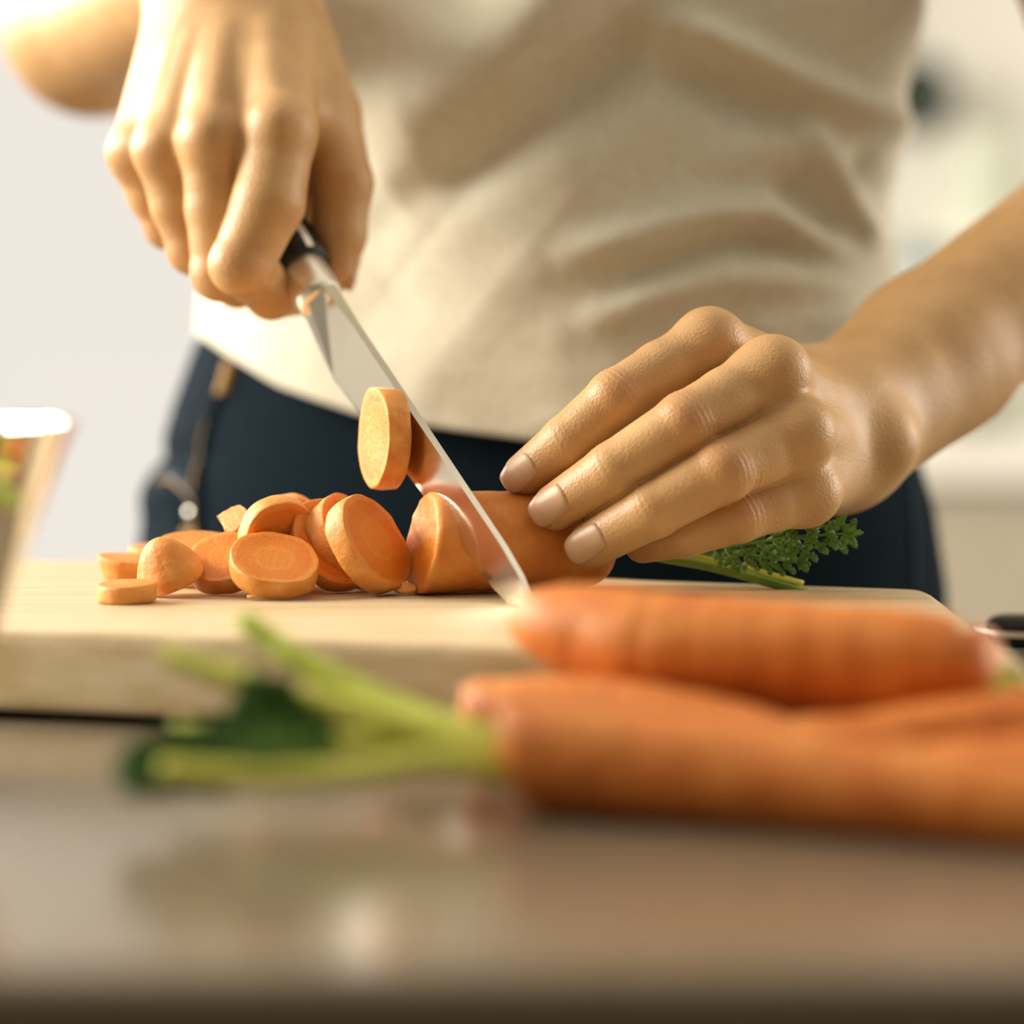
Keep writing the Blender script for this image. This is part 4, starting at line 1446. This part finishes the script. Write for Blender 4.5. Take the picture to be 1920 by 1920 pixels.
def build_shirt():
    nr, ns = 250, 420
    zt = 1.415
    px_rows = [(-1000, 0.168, 0.100), (-420, 0.182, 0.120), (0, 0.176, 0.112), (150, 0.168, 0.106), (350, 0.163, 0.106), (520, 0.162, 0.112), (700, 0.166, 0.116), (850, 0.178, 0.116), (1000, 0.182, 0.116)]
    zs = np.array([zpx(q[0]) for q in px_rows])[::-1]; As = np.array([q[1] for q in px_rows])[::-1]; Bs = np.array([q[2] for q in px_rows])[::-1]
    ph = np.linspace(0, 2 * np.pi, ns, endpoint=False)
    cx, sy = np.cos(ph), np.sin(ph)
    # hem height around the body: lowest at the front, rising to the sides
    hx, hy = np.cos(ph + YAW), np.sin(ph + YAW)
    front_hem = np.interp(hx, [-1, -0.88, -0.72, -0.5, -0.1, 0.1, 0.5, 0.8, 1], [zpx(625, .3), zpx(668, .25), zpx(728), zpx(778), zpx(822), zpx(826), zpx(810), zpx(770), zpx(720, .3)])
    hem = np.where(hy < 0, front_hem, np.interp(hx, [-1, 0, 1], [zpx(625, .3), zpx(760, .4), zpx(720, .3)]))
    v = np.linspace(0, 1, nr)[:, None]
    Z = hem[None, :] * (1 - v) + zt * v
    A = np.interp(Z, zs, As); B = np.interp(Z, zs, Bs)
    # shoulders close towards the neck
    close = np.clip((Z - 1.33) / (zt - 1.33), 0, 1)
    A = A * (1 - 0.30 * close ** 2) + 0.03 * np.sin(np.pi * close); B = B * (1 - 0.42 * close ** 2)
    e = 2 / 2.1
    X = CXB + 0.004 + A * np.sign(cx) * np.abs(cx) ** e
    Yv = CYB + B * np.sign(sy) * np.abs(sy) ** e
    pts = np.stack([X, Yv, Z], -1)
    yaw = YAW
    dx, dy = pts[..., 0] - CXB, pts[..., 1] - CYB
    pts = np.stack([CXB + dx * math.cos(yaw) - dy * math.sin(yaw), CYB + dx * math.sin(yaw) + dy * math.cos(yaw), pts[..., 2]], -1)
    px, py = toPx(pts)
    nse = Noise(77)
    amp = np.zeros(X.shape)
    for pl, wd, h in FOLDS: amp += 1.3 * h * seg_ridge(px, py, pl, wd)
    for pl, wd, h in HOLLOWS: amp -= 1.3 * h * seg_ridge(px, py, pl, wd)
    amp += 0.0016 * nse(pts, 22) + 0.0006 * nse(pts, 60)
    amp *= (sy < 0.15)
    nrm = np.stack([cx / 0.17, sy / 0.105, np.zeros_like(cx)], -1); nrm /= np.linalg.norm(nrm, axis=1)[:, None]
    nrm = np.stack([nrm[:, 0] * math.cos(yaw) - nrm[:, 1] * math.sin(yaw), nrm[:, 0] * math.sin(yaw) + nrm[:, 1] * math.cos(yaw), nrm[:, 2]], -1)
    pts = pts + nrm[None] * amp[..., None]
    V = pts.reshape(-1, 3).tolist()
    F = grid_faces(nr, ns)
    # turned hem
    parts = [(V, F)]
    for S_, E_ in ((RS, RE), (LS, LE)):
        d = nz(E_ - S_)
        ln = np.linalg.norm(E_ - S_)
        p = spline([S_ - d * 0.02, S_ + d * 0.02, S_ + d * ln * 0.3, S_ + d * ln * 0.52], 30)
        sv, sf = tube(p, np.linspace(0.062, 0.055, 30), 64, caps=False, fn=lambda t, a: 1 + 0.03 * math.sin(3 * a + 5 * t) * t)
        parts.append((sv, sf))
    V, F = join(parts)
    o = mesh_obj('t_shirt', V, F, M['shirt'], person)
    fix_normals(o)
    s = o.modifiers.new('thickness', 'SOLIDIFY'); s.thickness = 0.0016; s.offset = -1
    o['label'] = 'oatmeal jersey T-shirt with pulled folds'
    # hem stitching
    ring = pts[3]
    return o


build_shirt()


# jeans
def jeans_sdf(p):
    z = p[:, 2]
    a = np.interp(z, [0.70, zpx(1300, .3), zpx(1100, .3), zpx(950, .3), zpx(760, .3), zpx(600, .3)], [0.178, 0.194, 0.1935, 0.1875, 0.173, 0.158])
    b = a * 0.60
    x0, y0 = p[:, 0] - CXB, p[:, 1] - CYB
    x, y = x0 * math.cos(YAW) + y0 * math.sin(YAW), -x0 * math.sin(YAW) + y0 * math.cos(YAW)
    e = np.sqrt(x * x + (y * a / b) ** 2)
    hip = (e - a) * 0.72
    hip = smax(hip, z - zpx(610, .2), 0.01)
    hip = smax(hip, 0.74 - z, 0.05)
    legs = np.minimum(rc(p, np.array([CXB - 0.090, CYB, 0.80]), np.array([CXB - 0.10, CYB + 0.02, 0.10]), 0.082, 0.055),
                      rc(p, np.array([CXB + 0.092, CYB, 0.80]), np.array([CXB + 0.11, CYB + 0.02, 0.10]), 0.082, 0.055))
    legs = smax(legs, 0.075 - z, 0.004)
    d = smin(hip, legs, 0.05)
    # creases at the hip and the bulge of the pocket at the left side
    px, py = toPx(p)
    d = d - 0.0040 * np.exp(-((px - 300) / 55) ** 2 - ((py - 925) / 34) ** 2)
    d = d + 0.0030 * np.exp(-((px - 330) / 60) ** 2 - ((py - 855) / 18) ** 2)
    d = d - 0.0020 * np.exp(-((px - 330 - (py - 1000) * 0.3) / 16) ** 2) * (py > 960)
    return d


def on_jeans(px, py, lift=0.0):
    o = P(px, py, 0.02); d = nz(o - CAM)
    t = 0.0
    for _ in range(160):
        s = jeans_sdf((o + d * t)[None])[0]
        t += s * 0.7
        if abs(s) < 1e-5: break
        if t > 0.6: break
    p = o + d * t
    return p + grad(jeans_sdf, p[None])[0] * lift


def build_jeans():
    V, Q = mesh_sdf(jeans_sdf, (CXB - 0.24, CYB - 0.16, 0.06), (CXB + 0.24, CYB + 0.16, zpx(600, .2) + 0.02), 0.0042)
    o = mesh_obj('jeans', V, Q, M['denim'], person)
    o['label'] = 'dark navy denim jeans'

    def line(name, pts, r, mat, flat=1.0, lift=0.0004, n=40):
        p = spline([on_jeans(*q, lift) for q in pts], n)
        p = np.array([q - grad(jeans_sdf, q[None])[0] * (jeans_sdf(q[None])[0] - lift) for q in p])
        v, f = tube(p, [r] * n, 10)
        return fix_normals(mesh_obj(name, v, f, mat, o))
    line('side_seam', [(432, 700), (410, 750), (388, 815), (376, 880), (372, 950), (372, 1030)], 0.0022, M['denim'])
    line('stitching', [(424, 712), (402, 757), (380, 818), (367, 880), (362, 950), (362, 1030)], 0.0009, M['stitch'])
    line('pocket_edge', [(296, 893), (318, 890), (345, 908), (364, 932)], 0.0018, M['denim_edge'])
    line('stitching', [(296, 903), (318, 900), (343, 918), (360, 940)], 0.0008, M['stitch'])
    # belt loop, rivet and bar tack
    line('belt_loop', [(436, 680), (432, 700), (425, 722), (419, 742)], 0.0038, M['stitch'], n=12)
    line('bar_tack', [(350, 1000), (362, 1003), (374, 1005)], 0.0030, M['stitch'], n=10)
    c = on_jeans(358, 963, 0.0006); nrm = grad(jeans_sdf, c[None])[0]
    v, f = lathe([(0, 0.0014), (0.0013, 0.0014), (0.0022, 0.0010), (0.0027, 0.0003), (0.0027, -0.001), (0, -0.001)], 24)
    mesh_obj('rivet', [tuple((basis(nrm, (1, 0, 0)) @ Vector(q)) + Vector(c)) for q in v], f, M['rivet'], o)
    # seam on the other hip, its rim highlight put in as paler denim
    line('side_seam', [(1706, 890), (1710, 960), (1714, 1040), (1716, 1110)], 0.0016, M['denim_edge'])


build_jeans()


def shoe(x):
    def f(p):
        d = smin(rc(p, np.array([x, CYB + 0.05, 0.045]), np.array([x, CYB - 0.13, 0.040]), 0.040, 0.038), rc(p, np.array([x, CYB + 0.03, 0.06]), np.array([x, CYB + 0.02, 0.13]), 0.042, 0.046), 0.03)
        return smax(d, 0.001 - p[:, 2], 0.004)
    V, Q = mesh_sdf(f, (x - 0.06, CYB - 0.19, -0.004), (x + 0.06, CYB + 0.12, 0.18), 0.005)
    mesh_obj('shoe', V, Q, M['black'], person)


shoe(CXB - 0.10); shoe(CXB + 0.11)
